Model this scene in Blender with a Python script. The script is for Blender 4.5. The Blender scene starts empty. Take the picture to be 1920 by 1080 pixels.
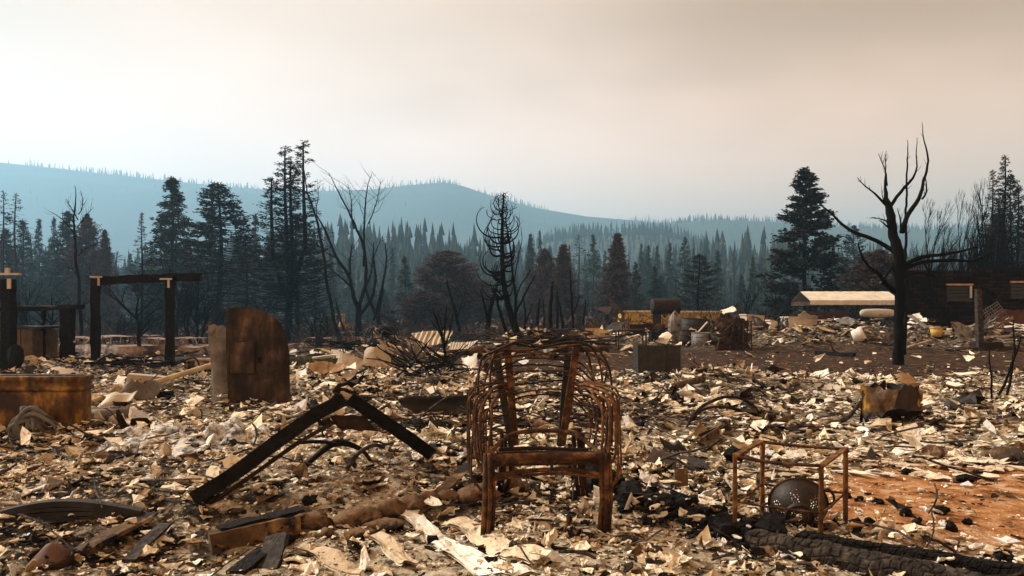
import bpy, math, random
import numpy as np
from mathutils import Vector, Matrix

sc = bpy.context.scene
R = math.radians
# ------------------------------------------------------------------ camera
F = 1493.333          # focal length in photo pixels (28 mm on a 36 mm sensor, 1920 px wide)
H = 1.15
cam = bpy.data.cameras.new('camera')
cam.lens = 28; cam.sensor_width = 36
cam.shift_y = 60 / 1920
cam.clip_start = 0.1; cam.clip_end = 20000
camo = bpy.data.objects.new('camera', cam)
sc.collection.objects.link(camo)
camo.location = (0, 0, H); camo.rotation_euler = (R(90), 0, 0)
sc.camera = camo

# ------------------------------------------------------------------ sky, sun, exposure
SUN_EL, SUN_AZ = 36, -70
world = bpy.data.worlds.new('World'); sc.world = world
world.use_nodes = True
wt = world.node_tree; wt.nodes.clear()
def wn(t): return wt.nodes.new(t)
def wl(a, b): wt.links.new(a, b)
wo = wn('ShaderNodeOutputWorld'); bg = wn('ShaderNodeBackground')
bg.inputs['Strength'].default_value = 0.1
wl(bg.outputs[0], wo.inputs[0])
sky = wn('ShaderNodeTexSky'); sky.sky_type = 'NISHITA'; sky.sun_disc = False
sky.sun_elevation = R(SUN_EL); sky.sun_rotation = R(SUN_AZ); sky.dust_density = 6; sky.air_density = 2
tc = wn('ShaderNodeTexCoord'); sep = wn('ShaderNodeSeparateXYZ'); wl(tc.outputs['Generated'], sep.inputs[0])
nz = wn('ShaderNodeTexNoise'); nz.inputs['Scale'].default_value = 2.1; nz.inputs['Detail'].default_value = 3
nz.inputs['Roughness'].default_value = .45
mp = wn('ShaderNodeMapping'); mp.inputs['Scale'].default_value = (1, 1, 2.6); wl(tc.outputs['Generated'], mp.inputs[0]); wl(mp.outputs[0], nz.inputs['Vector'])
def wmath(op, a, b=None, c=None):
    m = wn('ShaderNodeMath'); m.operation = op
    for i, v in enumerate((a, b, c)):
        if v is None: continue
        if isinstance(v, (int, float)): m.inputs[i].default_value = v
        else: wl(v, m.inputs[i])
    return m.outputs[0]
def wmap(v, a, b):
    m = wn('ShaderNodeMapRange'); m.interpolation_type = 'SMOOTHERSTEP'
    m.inputs[1].default_value = a; m.inputs[2].default_value = b
    wl(v, m.inputs[0]); return m.outputs[0]
def wmix(f, a, b):
    m = wn('ShaderNodeMix'); m.data_type = 'RGBA'
    if isinstance(f, (int, float)): m.inputs[0].default_value = f
    else: wl(f, m.inputs[0])
    for i, v in ((6, a), (7, b)):
        if isinstance(v, tuple): m.inputs[i].default_value = (*v, 1)
        else: wl(v, m.inputs[i])
    return m.outputs[2]
wob = wmath('MULTIPLY_ADD', nz.outputs[0], .34, -.17)
xw = wmath('ADD', sep.outputs[0], wob)
zw = wmath('ADD', wmath('DIVIDE', sep.outputs[2], wmath('SQRT', wmath('MAXIMUM', wmath('SUBTRACT', 1.0, wmath('MULTIPLY', sep.outputs[0], sep.outputs[0])), .2))), wmath('MULTIPLY', wob, .55))
fr = wmap(xw, -.28, .46)          # towards the smoke plume
fz = wmap(zw, .14, .40)           # up into the smoke deck
K = 10.0
def kc(r, g, b): return (r*K, g*K, b*K)
SKY_LOW_L, SKY_LOW_R = kc(1.62, 1.08, .82), kc(1.40, .76, .42)
SKY_UP_L, SKY_UP_R = kc(.90, .56, .34), kc(.50, .19, .0)
smoke = wmix(fz, wmix(fr, SKY_LOW_L, SKY_LOW_R), wmix(fr, SKY_UP_L, SKY_UP_R))
wl(wmix(.975, sky.outputs[0], smoke), bg.inputs[0])

sun = bpy.data.lights.new('sun', 'SUN'); sun.energy = 5.0; sun.angle = R(12); sun.color = (1, .93, .82)
suno = bpy.data.objects.new('sun', sun); sc.collection.objects.link(suno)
sdir = Vector((math.sin(R(SUN_AZ))*math.cos(R(SUN_EL)), math.cos(R(SUN_AZ))*math.cos(R(SUN_EL)), math.sin(R(SUN_EL))))
suno.rotation_euler = sdir.to_track_quat('Z', 'Y').to_euler()

vs = sc.view_settings
vs.view_transform = 'Standard'; vs.look = 'None'; vs.gamma = 1; vs.use_curve_mapping = False
vs.exposure = 0.55
sc.render.engine = 'CYCLES'
sc.cycles.use_denoising = True
sc.cycles.max_bounces = 5; sc.cycles.diffuse_bounces = 3; sc.cycles.glossy_bounces = 2
sc.cycles.volume_bounces = 1
HAZE_COL, HAZE_DENS = (.36, .70, 1.0), .00046

# ------------------------------------------------------------------ noise
def _h(ix, iy, s):
    n = (ix.astype(np.int64)*374761393 + iy.astype(np.int64)*668265263 + s*9747117) & 0xffffffff
    n = ((n ^ (n >> 13))*1274126177) & 0xffffffff
    return ((n ^ (n >> 16)) & 0xffff)/65535.0
def vnoise(x, y, s=0):
    x = np.asarray(x, float); y = np.asarray(y, float)
    ix = np.floor(x); iy = np.floor(y); fx = x-ix; fy = y-iy
    fx = fx*fx*(3-2*fx); fy = fy*fy*(3-2*fy)
    a = _h(ix, iy, s); b = _h(ix+1, iy, s); c = _h(ix, iy+1, s); d = _h(ix+1, iy+1, s)
    return a+(b-a)*fx+(c-a)*fy+(a-b-c+d)*fx*fy
def fbm(x, y, o=3, s=0):
    t = 0; a = .5; n = 0
    for k in range(o):
        t = t+a*vnoise(x*2**k+k*7.3, y*2**k-k*3.1, s+k); n += a; a *= .5
    return t/n
def ss(a, b, x):
    t = np.clip((np.asarray(x, float)-a)/(b-a), 0, 1); return t*t*(3-2*t)
def gauss(x, y, cx, cy, rx, ry): return np.exp(-((x-cx)/rx)**2-((y-cy)/ry)**2)

# ------------------------------------------------------------------ the lie of the land
MOUNDS = [(-1.3, 5.6, 1.3, .75, .15), (-3.2, 7.2, 1.6, 1.0, .10), (-.2, 6.4, .9, .7, .10), (2.3, 9.3, 1.8, 1.3, .14),
          (-6.5, 10.5, 2.5, 1.6, .16), (-1.2, 12.5, 3.5, 1.8, .20), (3.5, 13.5, 3.0, 1.6, .16), (-3.8, 4.9, 1.2, .8, .10),
          (-9.5, 17.5, 2.5, 1.8, .25),
          (13.5, 29.5, 5.2, 2.4, .80), (10.2, 31.5, 2.2, 2.2, .55), (18.0, 28.0, 3.0, 2.2, .45), (5.6, 34.0, 4.2, 2.2, .55), (1.5, 30.0, 3.5, 1.8, .55),
          (-4.3, 30.0, 1.6, 1.5, .45)]
def zone_orange(x, y):
    w = (fbm(x*1.3, y*1.3, 3, 40)-.5)
    return ss(1.25, .75, np.sqrt(((x-3.8)/2.15)**2+((y-5.1)/1.3)**2)+w*.8)
def zone_debris(x, y):
    w = (fbm(x*.5, y*.5, 3, 50)-.5)*3.5
    lim = 15.2+w+4.0*ss(1.5, -3.0, x)
    d = ss(1.6, -1.0, y-lim)
    return d
def zone_dirt(x, y):
    w = (fbm(x*.4, y*.4, 3, 60)-.5)*5
    return (1-zone_debris(x, y))*ss(30, 26, y+w-4*ss(3, 0, x))*ss(-9, -5, x)
def gz(x, y):
    x = np.asarray(x, float); y = np.asarray(y, float)
    deb = .25+.75*zone_debris(x, y)*(1-.85*zone_orange(x, y))
    flat = 1-.85*np.maximum(gauss(x, y, .2, 4.5, .75, .7), gauss(x, y, 1.5, 4.35, .75, .55))
    z = deb*flat*(.17*(fbm(x*.55, y*.55, 2, 1)-.5)+.10*(fbm(x*1.9, y*1.9, 2, 5)-.5)+.06*(fbm(x*6.5, y*6.5, 2, 9)-.5)+.030*(fbm(x*17, y*17, 2, 19)-.5))
    for cx, cy, rx, ry, h in MOUNDS:
        z = z+h*gauss(x, y, cx, cy, rx, ry)*(.7+.6*vnoise(x*1.1, y*1.1, 77))
    z = z-.08*ss(4.75, 4.5, y)*ss(-2.4, -1.8, x)*ss(.1, -.3, x)
    z = z-.85*ss(23, 42, y)*ss(2, -7, x)-.35*ss(36, 70, y)*ss(-7, 2, x)
    z = z+ss(50, 120, y)*.5*(fbm(x*.05, y*.05, 2, 13)-.5)
    return z
def g1(x, y): return float(gz(np.array([x]), np.array([y]))[0])
_ds = np.concatenate([np.arange(2.6, 20, .02), np.arange(20, 130, .1)])
def gp(px, py):
    """ground point whose direction from the viewpoint is that of photo pixel (px, py)"""
    x = (px-960)/F*_ds; z = H-(py-600)/F*_ds
    k = np.nonzero(gz(x, _ds) >= z)[0]
    d = _ds[k[0]] if len(k) else 130.0
    return np.array([(px-960)/F*d, d, g1((px-960)/F*d, d)])
def W(px, py, d): return np.array([(px-960)/F*d, d, H-(py-600)/F*d])

# ------------------------------------------------------------------ mesh builder
rng = np.random.default_rng(7)
random.seed(7)
def nrm(v):
    v = np.asarray(v, float); return v/max(1e-9, np.linalg.norm(v))
class MB:
    def __init__(s): s.v = []; s.f = []; s.n = 0
    def add(s, v, *fs):
        v = np.asarray(v, float)
        for f in fs:
            f = np.asarray(f, np.int64)
            if f.size: s.f.append(f+s.n)
        s.v.append(v); s.n += len(v); return s
    def V(s): return np.concatenate(s.v) if s.v else np.zeros((0, 3))
    def box(s, c, size, rot=None):
        hx, hy, hz = np.array(size)/2
        v = np.array([[a*hx, b*hy, e*hz] for e in (-1, 1) for b in (-1, 1) for a in (-1, 1)])
        if rot is not None: v = v @ np.array(rot).T
        return s.add(v+np.array(c), [[0, 2, 3, 1], [4, 5, 7, 6], [0, 1, 5, 4], [2, 6, 7, 3], [0, 4, 6, 2], [1, 3, 7, 5]])
    def beam(s, p0, p1, w, h, seg=1, rough=0, up=(0, 0, 1), taper=1):
        p0 = np.array(p0, float); p1 = np.array(p1, float)
        t = nrm(p1-p0); a = np.cross(t, up)
        if np.linalg.norm(a) < .05: a = np.cross(t, (1, 0, 0))
        a = nrm(a); b = np.cross(a, t)
        vv = []
        for k in range(seg+1):
            c = p0+(p1-p0)*k/seg; q = 1+(taper-1)*k/seg
            for sx, sy in ((-1, -1), (1, -1), (1, 1), (-1, 1)):
                vv.append(c+a*sx*w/2*q+b*sy*h/2*q+rng.normal(0, 1, 3)*rough)
        f = [[4*k+j, 4*k+(j+1) % 4, 4*k+4+(j+1) % 4, 4*k+4+j] for k in range(seg) for j in range(4)]
        f += [[3, 2, 1, 0], [4*seg, 4*seg+1, 4*seg+2, 4*seg+3]]
        return s.add(vv, f)
    def tube(s, pts, r, n=6, cap=True):
        p = np.asarray(pts, float); m = len(p)
        r = np.full(m, float(r)) if np.isscalar(r) else np.asarray(r, float)
        t = np.gradient(p, axis=0); t /= np.maximum(1e-9, np.linalg.norm(t, axis=1))[:, None]
        mean = np.abs(t).mean(0); ref = np.eye(3)[int(np.argmin(mean))]
        a = np.cross(t, ref); a /= np.maximum(1e-9, np.linalg.norm(a, axis=1))[:, None]
        b = np.cross(t, a)
        ang = np.arange(n)*2*math.pi/n
        v = p[:, None]+r[:, None, None]*(np.cos(ang)[None, :, None]*a[:, None]+np.sin(ang)[None, :, None]*b[:, None])
        i = np.arange(m-1)[:, None]*n; j = np.arange(n)[None]; k = (j+1) % n
        f = np.stack([i+j, i+n+j, i+n+k, i+k], -1).reshape(-1, 4)
        v = v.reshape(-1, 3)
        if cap:
            v = np.concatenate([v, p[:1], p[-1:]])
            c0 = m*n; jj = np.arange(n); kk = (jj+1) % n
            f2 = np.concatenate([np.stack([np.full(n, c0), jj, kk], -1), np.stack([np.full(n, c0+1), (m-1)*n+kk, (m-1)*n+jj], -1)])
            return s.add(v, f, f2)
        return s.add(v, f)
    def lathe(s, prof, c=(0, 0, 0), axis=(0, 0, 1), n=24, skip=None):
        """prof: list of (radius, height along axis)"""
        ax = nrm(axis); u = nrm(np.cross(ax, (0.3, 1, 0.2) if abs(ax[1]) < .9 else (1, 0, 0))); w = np.cross(ax, u)
        ang = np.arange(n)*2*math.pi/n; vv = []
        for r_, h_ in prof:
            vv.append(np.array(c)+ax*h_+r_*(np.cos(ang)[:, None]*u+np.sin(ang)[:, None]*w))
        m = len(prof)
        f = [[k*n+j, k*n+(j+1) % n, (k+1)*n+(j+1) % n, (k+1)*n+j] for k in range(m-1) for j in range(n) if not (skip and skip(k, j))]
        return s.add(np.concatenate(vv), f)
    def sheet(s, o, u, v, nu, nv, fn=None, th=.004, edge=0.0):
        """a bent plate: o + a*u + b*v, fn(a, b) = offset along the normal"""
        o = np.array(o, float); u = np.array(u, float); v = np.array(v, float); n = nrm(np.cross(u, v))
        a, b = np.meshgrid(np.linspace(0, 1, nu+1), np.linspace(0, 1, nv+1), indexing='ij')
        if edge:
            wob = rng.normal(0, edge, a.shape); wob2 = rng.normal(0, edge, a.shape)
            rim = (a == 0) | (a == 1) | (b == 0) | (b == 1)
            a = a+wob*rim; b = b+wob2*rim
        off = fn(a, b) if fn else 0*a
        top = o+a[..., None]*u+b[..., None]*v+off[..., None]*n
        bot = top-n*th
        vv = np.concatenate([top.reshape(-1, 3), bot.reshape(-1, 3)]); M = (nu+1)*(nv+1); q = nv+1
        i, j = np.meshgrid(np.arange(nu), np.arange(nv), indexing='ij'); k = (i*q+j).ravel()
        ft = np.stack([k, k+q, k+q+1, k+1], -1); fb = np.stack([k+1, k+q+1, k+q, k], -1)+M
        ring = list(range(0, q))+[r_*q+nv for r_ in range(1, nu+1)]+[nu*q+j_ for j_ in range(nv-1, -1, -1)]+[r_*q for r_ in range(nu-1, 0, -1)]
        rg = np.array(ring); r2 = np.roll(rg, -1)
        fs = np.stack([rg, r2, r2+M, rg+M], -1)
        return s.add(vv, ft, fb, fs)
    def prism(s, poly, origin, ax, ay, depth):
        """polygon in plane (ax, ay) at origin, extruded by vector depth"""
        P = np.array([np.array(origin)+np.array(ax)*p+np.array(ay)*q for p, q in poly]); n = len(P)
        c = P.mean(0); D = np.array(depth)
        v = np.concatenate([P, P+D, [c, c+D]])
        i = np.arange(n); j = (i+1) % n
        return s.add(v, np.stack([i, j, j+n, i+n], -1), np.concatenate([np.stack([np.full(n, 2*n), j, i], -1), np.stack([np.full(n, 2*n+1), i+n, j+n], -1)]))
    def lump(s, c, size, seed=0, n=10, m=7, rough=.18, rot=0, flatten=1):
        th = np.linspace(0, math.pi, m)[1:-1]; ph = np.arange(n)*2*math.pi/n
        T, P = np.meshgrid(th, ph, indexing='ij')
        rr = 1+rough*(fbm(np.cos(P)*1.3+seed*3.1+T, np.sin(P)*1.3+seed*1.7-T*.6, 3, seed)-.5)*2
        d = np.stack([np.sin(T)*np.cos(P), np.sin(T)*np.sin(P), np.cos(T)], -1)*rr[..., None]
        v = np.concatenate([d.reshape(-1, 3), [[0, 0, 1], [0, 0, -1]]])*np.array(size)/2
        cr, sr = math.cos(rot), math.sin(rot)
        v = v @ np.array([[cr, sr, 0], [-sr, cr, 0], [0, 0, 1]])
        L = len(th); i, j = np.meshgrid(np.arange(L-1), np.arange(n), indexing='ij'); k = (j+1) % n
        f = np.stack([i*n+j, (i+1)*n+j, (i+1)*n+k, i*n+k], -1).reshape(-1, 4)
        jj = np.arange(n); kk = (jj+1) % n
        f2 = np.concatenate([np.stack([np.full(n, L*n), jj, kk], -1), np.stack([np.full(n, L*n+1), (L-1)*n+kk, (L-1)*n+jj], -1)])
        return s.add(v+np.array(c), f, f2)
    def wob(s, amp, sc_=8):
        for k, v in enumerate(s.v):
            q = v*sc_
            s.v[k] = v+amp*np.stack([np.sin(q[:, 1]*1.7+q[:, 2]*2.3)+np.sin(q[:, 0]*3.1), np.sin(q[:, 0]*1.9+q[:, 2]*1.3)+np.sin(q[:, 1]*2.7), np.sin(q[:, 0]*2.3+q[:, 1]*1.1)+np.sin(q[:, 2]*3.7)], -1)*.5
        return s
def mesh_np(name, verts, farrs, mat=None, smooth=False):
    me = bpy.data.meshes.new(name)
    verts = np.ascontiguousarray(verts, np.float32)
    me.vertices.add(len(verts)); me.vertices.foreach_set('co', verts.ravel())
    lv = np.concatenate([f.ravel() for f in farrs]).astype(np.int32)
    tot = np.concatenate([np.full(len(f), f.shape[1], np.int32) for f in farrs])
    st = np.concatenate([[0], np.cumsum(tot)[:-1]]).astype(np.int32)
    me.loops.add(len(lv)); me.loops.foreach_set('vertex_index', lv)
    me.polygons.add(len(tot)); me.polygons.foreach_set('loop_start', st)
    me.update(calc_edges=True)
    if smooth: me.polygons.foreach_set('use_smooth', np.ones(len(tot), bool))
    else: me.polygons.foreach_set('use_smooth', np.zeros(len(tot), bool))
    if mat: me.materials.append(mat)
    return me
COL = sc.collection
def base_of(o):
    p = Vector((0, 0, 0))
    while o is not None: p = p+o.location; o = o.parent
    return np.array(p)
def tag(o, label=None, cat=None, group=None, kind=None):
    if label: o['label'] = label
    if cat: o['category'] = cat
    if group: o['group'] = group
    if kind: o['kind'] = kind
    return o
def build(name, mb, mat, parent=None, smooth=False, loc=None, **kw):
    """world-coordinate mesh -> one object, origin at loc (or its parent's base)"""
    v = mb.V()
    if parent is not None: b = base_of(parent)
    elif loc is not None: b = np.array(loc, float)
    else: b = np.array([(v[:, 0].min()+v[:, 0].max())/2, (v[:, 1].min()+v[:, 1].max())/2, v[:, 2].min()])
    o = bpy.data.objects.new(name, mesh_np(name, v-b, mb.f, mat, smooth))
    COL.objects.link(o)
    if parent is not None: o.parent = parent
    else: o.location = b
    return tag(o, kw.get('label'), kw.get('cat'), kw.get('group'), kw.get('kind'))
def thing(name, label, cat, loc, group=None):
    o = bpy.data.objects.new(name, None); COL.objects.link(o); o.location = [float(q) for q in loc]
    o.empty_display_size = .2
    return tag(o, label, cat, group)
def copy_tree(o, loc, rz=0, scale=None, label=None, group=None):
    c = o.copy(); COL.objects.link(c); c.location = [float(q) for q in loc]; c.rotation_euler = (0, 0, rz)
    if scale is not None: c.scale = scale
    if label: c['label'] = label
    if group: c['group'] = group
    for ch in list(o.children):
        d = ch.copy(); COL.objects.link(d); d.parent = c
        for g in ch.children:
            e = g.copy(); COL.objects.link(e); e.parent = d
    return c

# ------------------------------------------------------------------ materials
def mat(name, cols, scale=6, detail=7, rough=.85, metal=0, bump=.25, bscale=30, island=0, spot=None, spot_scale=3, spot_cut=(.52, .62), aniso=None, coord='Object', spec=.15, patch=0):
    m = bpy.data.materials.new(name); m.use_nodes = True
    t = m.node_tree; t.nodes.clear()
    N = t.nodes.new; L = t.links.new
    out = N('ShaderNodeOutputMaterial'); b = N('ShaderNodeBsdfPrincipled'); L(b.outputs[0], out.inputs[0])
    b.inputs['Roughness'].default_value = rough; b.inputs['Metallic'].default_value = metal
    b.inputs['Specular IOR Level'].default_value = spec
    c = N('ShaderNodeTexCoord'); mpn = N('ShaderNodeMapping'); L(c.outputs[coord], mpn.inputs[0])
    if aniso: mpn.inputs['Scale'].default_value = aniso
    n = N('ShaderNodeTexNoise'); n.inputs['Scale'].default_value = scale; n.inputs['Detail'].default_value = detail; n.inputs['Roughness'].default_value = .62
    L(mpn.outputs[0], n.inputs['Vector'])
    ramp = N('ShaderNodeValToRGB'); e = ramp.color_ramp.elements
    for k, (p, col) in enumerate(cols):
        q = e[k] if k < 2 else e.new(p)
        q.position = p; q.color = (*col, 1)
    fac = n.outputs[0]
    if island:
        g = N('ShaderNodeNewGeometry'); oi = N('ShaderNodeObjectInfo')
        a = N('ShaderNodeMath'); a.operation = 'ADD'; L(g.outputs['Random Per Island'], a.inputs[0]); L(oi.outputs['Random'], a.inputs[1])
        fr_ = N('ShaderNodeMath'); fr_.operation = 'FRACT'; L(a.outputs[0], fr_.inputs[0])
        mm = N('ShaderNodeMath'); mm.operation = 'MULTIPLY_ADD'; L(n.outputs[0], mm.inputs[0]); mm.inputs[1].default_value = island; mm.inputs[2].default_value = -island/2
        ad = N('ShaderNodeMath'); ad.operation = 'ADD'; ad.use_clamp = True; L(fr_.outputs[0], ad.inputs[0]); L(mm.outputs[0], ad.inputs[1])
        fac = ad.outputs[0]
        if patch:
            n4 = N('ShaderNodeTexNoise'); n4.inputs['Scale'].default_value = 1.1; n4.inputs['Detail'].default_value = 4; n4.inputs['Roughness'].default_value = .6; L(c.outputs['Object'], n4.inputs['Vector'])
            mp4 = N('ShaderNodeMath'); mp4.operation = 'MULTIPLY_ADD'; L(n4.outputs[0], mp4.inputs[0]); mp4.inputs[1].default_value = patch; mp4.inputs[2].default_value = -patch*.49
            ad4 = N('ShaderNodeMath'); ad4.operation = 'ADD'; ad4.use_clamp = True; L(fac, ad4.inputs[0]); L(mp4.outputs[0], ad4.inputs[1]); fac = ad4.outputs[0]
    L(fac, ramp.inputs[0]); colout = ramp.outputs[0]
    if spot:
        n2 = N('ShaderNodeTexNoise'); n2.inputs['Scale'].default_value = spot_scale; n2.inputs['Detail'].default_value = 6; n2.inputs['Roughness'].default_value = .65
        L(mpn.outputs[0], n2.inputs['Vector'])
        mr = N('ShaderNodeMapRange'); mr.inputs[1].default_value = spot_cut[0]; mr.inputs[2].default_value = spot_cut[1]; L(n2.outputs[0], mr.inputs[0])
        mx = N('ShaderNodeMix'); mx.data_type = 'RGBA'; L(mr.outputs[0], mx.inputs[0]); L(colout, mx.inputs[6]); mx.inputs[7].default_value = (*spot, 1)
        colout = mx.outputs[2]
    L(colout, b.inputs['Base Color'])
    if bump:
        n3 = N('ShaderNodeTexNoise'); n3.inputs['Scale'].default_value = bscale; n3.inputs['Detail'].default_value = 5; L(mpn.outputs[0], n3.inputs['Vector'])
        bp = N('ShaderNodeBump'); bp.inputs['Strength'].default_value = bump; bp.inputs['Distance'].default_value = .02; L(n3.outputs[0], bp.inputs['Height']); L(bp.outputs[0], b.inputs['Normal'])
    return m
M = {}
M['rust'] = mat('rust', [(.3, (.016, .009, .006)), (.5, (.052, .025, .012)), (.66, (.17, .072, .022)), (.8, (.10, .048, .020))], 16, rough=.85, bump=.6, bscale=80)
M['rust_bright'] = mat('rust_bright', [(.3, (.03, .015, .008)), (.5, (.11, .050, .017)), (.68, (.27, .12, .033)), (.85, (.19, .09, .038))], 13, rough=.85, bump=.6, bscale=80)
M['rust_dark'] = mat('rust_dark', [(.3, (.008, .006, .005)), (.55, (.024, .013, .008)), (.75, (.07, .032, .014))], 9, rough=.75, bump=.4, bscale=60)
M['rust_plain'] = mat('rust_plain', [(.3, (.016, .011, .009)), (.5, (.045, .028, .018)), (.7, (.12, .076, .046))], 4, rough=.8, bump=.35, bscale=30, spot=(.010, .009, .008), spot_scale=2.2, spot_cut=(.46, .6), aniso=(1, 1, .55))
M['appliance'] = mat('appliance', [(.3, (.012, .009, .008)), (.46, (.026, .018, .012)), (.58, (.07, .043, .026)), (.74, (.19, .135, .088))], 3.2, rough=.85, bump=.6, bscale=16, spot=(.008, .007, .007), spot_scale=2.0, spot_cut=(.50, .64), aniso=(1.2, 1, .6))
M['colander'] = mat('colander', [(.3, (.010, .008, .006)), (.55, (.026, .018, .012)), (.75, (.06, .036, .022))], 7, rough=.55, bump=.25, bscale=60, spec=.25)
M['soot_metal'] = mat('soot_metal', [(.3, (.010, .010, .010)), (.6, (.030, .027, .024)), (.8, (.085, .07, .055))], 7, rough=.6, bump=.3, bscale=40)
M['grey_metal'] = mat('grey_metal', [(.3, (.08, .075, .07)), (.55, (.17, .155, .14)), (.75, (.30, .27, .23))], 5, rough=.65, metal=.2, bump=.25, bscale=30, spot=(.05, .03, .02), spot_scale=4)
M['tin'] = mat('tin', [(.3, (.26, .21, .15)), (.55, (.42, .35, .26)), (.75, (.55, .48, .38))], 3, rough=.6, metal=.15, bump=.15, bscale=25, spot=(.14, .07, .03), spot_scale=3, spot_cut=(.55, .7))
M['tin_pale'] = mat('tin_pale', [(.3, (.45, .41, .34)), (.6, (.60, .56, .47)), (.8, (.7, .66, .58))], 2, rough=.55, bump=.1, bscale=25, spot=(.3, .24, .15), spot_scale=3, spot_cut=(.58, .75))
M['char'] = mat('char', [(.3, (.004, .004, .004)), (.6, (.011, .010, .010)), (.8, (.035, .031, .028))], 18, rough=.8, bump=.9, bscale=45, spec=.08)
M['char_grey'] = mat('char_grey', [(.3, (.009, .008, .007)), (.5, (.026, .021, .017)), (.68, (.080, .062, .046)), (.85, (.16, .13, .10))], 16, rough=.8, bump=.8, bscale=40)
M['bark'] = mat('bark', [(.3, (.003, .003, .003)), (.6, (.008, .0075, .007)), (.85, (.022, .019, .017))], 9, rough=1, bump=.8, bscale=30, aniso=(1, 1, .25), spec=.04)
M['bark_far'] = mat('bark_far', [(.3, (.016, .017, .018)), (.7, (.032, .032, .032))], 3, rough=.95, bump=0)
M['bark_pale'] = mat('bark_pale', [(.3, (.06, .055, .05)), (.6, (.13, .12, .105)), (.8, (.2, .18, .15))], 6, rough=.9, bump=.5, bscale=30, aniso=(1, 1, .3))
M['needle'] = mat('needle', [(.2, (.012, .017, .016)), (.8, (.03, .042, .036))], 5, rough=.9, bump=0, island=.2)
M['needle_green'] = mat('needle_green', [(.2, (.016, .030, .024)), (.8, (.034, .062, .045))], 5, rough=.9, bump=0, island=.2)
M['needle_brown'] = mat('needle_brown', [(.2, (.035, .023, .020)), (.8, (.085, .056, .046))], 5, rough=.9, bump=0, island=.3)
M['needle_black'] = mat('needle_black', [(.2, (.008, .009, .010)), (.8, (.020, .020, .020))], 5, rough=.9, bump=0, island=.2)
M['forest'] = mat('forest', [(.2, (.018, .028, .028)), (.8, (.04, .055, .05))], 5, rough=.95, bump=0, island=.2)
M['hill'] = mat('hill', [(.3, (.03, .045, .04)), (.7, (.07, .08, .065))], .01, rough=1, bump=0)
M['plaster'] = mat('plaster', [(0, (.010, .008, .007)), (.15, (.024, .017, .011)), (.25, (.11, .068, .034)), (.37, (.33, .23, .125)), (.50, (.58, .475, .32)), (.70, (.75, .66, .50)), (.92, (.76, .70, .60)), (1, (.52, .51, .49))],
                   14, rough=.95, bump=.7, bscale=45, island=.35, spot=(.05, .035, .022), spot_scale=11, spot_cut=(.56, .68), patch=1.5)
M['plaster_big'] = mat('plaster_big', [(0, (.42, .33, .22)), (.4, (.60, .50, .35)), (.75, (.75, .66, .51)), (1, (.68, .64, .56))],
                   5, rough=.95, bump=.6, bscale=26, island=.5, spot=(.11, .07, .038), spot_scale=9, spot_cut=(.58, .68))
M['ashwad'] = mat('ashwad', [(.36, (.05, .046, .04)), (.45, (.22, .21, .19)), (.54, (.46, .45, .42)), (.68, (.62, .61, .58))], 14, rough=1, bump=1.0, bscale=34)
M['stone'] = mat('stone', [(.3, (.06, .035, .02)), (.5, (.15, .092, .05)), (.62, (.27, .18, .10)), (.75, (.42, .33, .22))], 9, rough=.95, bump=.9, bscale=24, spot=(.025, .017, .012), spot_scale=5, spot_cut=(.46, .58))
M['amber'] = mat('amber', [(.38, (.024, .012, .006)), (.47, (.10, .046, .010)), (.54, (.33, .17, .025)), (.66, (.50, .33, .09))], 2.6, rough=.55, bump=.2, bscale=20, spot=(.013, .009, .007), spot_scale=1.7, spot_cut=(.44, .56), aniso=(1, 1, .6))
M['wood'] = mat('wood', [(.3, (.17, .10, .05)), (.55, (.34, .23, .12)), (.75, (.5, .37, .22))], 9, rough=.85, bump=.4, bscale=40, aniso=(1, 1, .3))
M['wood_burnt'] = mat('wood_burnt', [(.3, (.02, .015, .012)), (.5, (.10, .06, .03)), (.66, (.30, .18, .075)), (.85, (.42, .28, .13))], 5, rough=.85, bump=.6, bscale=30, spot=(.013, .011, .010), spot_scale=3.2, spot_cut=(.5, .57))
M['pole'] = mat('pole', [(.3, (.34, .25, .14)), (.7, (.58, .45, .27))], 5, rough=.8, bump=.3, bscale=40)
M['yellow'] = mat('yellow', [(.3, (.36, .22, .03)), (.7, (.62, .40, .06))], 2, rough=.6, bump=.1, spot=(.15, .08, .03), spot_scale=1.4, spot_cut=(.55, .7))
M['white_paint'] = mat('white_paint', [(.3, (.5, .44, .34)), (.7, (.72, .65, .52))], 1.5, rough=.6, bump=.1)
M['brick'] = mat('brick', [(.3, (.008, .006, .006)), (.55, (.016, .010, .009)), (.8, (.045, .018, .014))], 1.2, rough=1, bump=.4, bscale=30, spot=(.006, .006, .006), spot_scale=.35, spot_cut=(.42, .55), island=.9, spec=.03)
M['mortar'] = mat('mortar', [(.3, (.006, .005, .005)), (.7, (.014, .011, .010))], 3, rough=1, bump=.3, spec=.03)
M['shed'] = mat('shed', [(.3, (.05, .035, .024)), (.6, (.12, .085, .055)), (.8, (.19, .14, .09))], 3, rough=.9, bump=.3)
M['brown_bowl'] = mat('brown_bowl', [(.3, (.06, .032, .024)), (.6, (.13, .075, .055)), (.8, (.2, .12, .09))], 6, rough=.7, bump=.3, bscale=40)
M['car'] = mat('car', [(.3, (.07, .055, .045)), (.5, (.20, .15, .115)), (.7, (.42, .34, .27))], 2.2, rough=.75, bump=.2, bscale=20, spot=(.045, .026, .018), spot_scale=1.6, spot_cut=(.5, .62))
M['grass'] = mat('grass', [(.2, (.03, .035, .010)), (.8, (.075, .085, .022))], 6, rough=.9, bump=0, island=.2)
M['enamel'] = mat('enamel', [(.3, (.28, .25, .21)), (.7, (.48, .44, .38))], 2, rough=.6, bump=.1, spot=(.1, .06, .035), spot_scale=2, spot_cut=(.54, .66))
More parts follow.
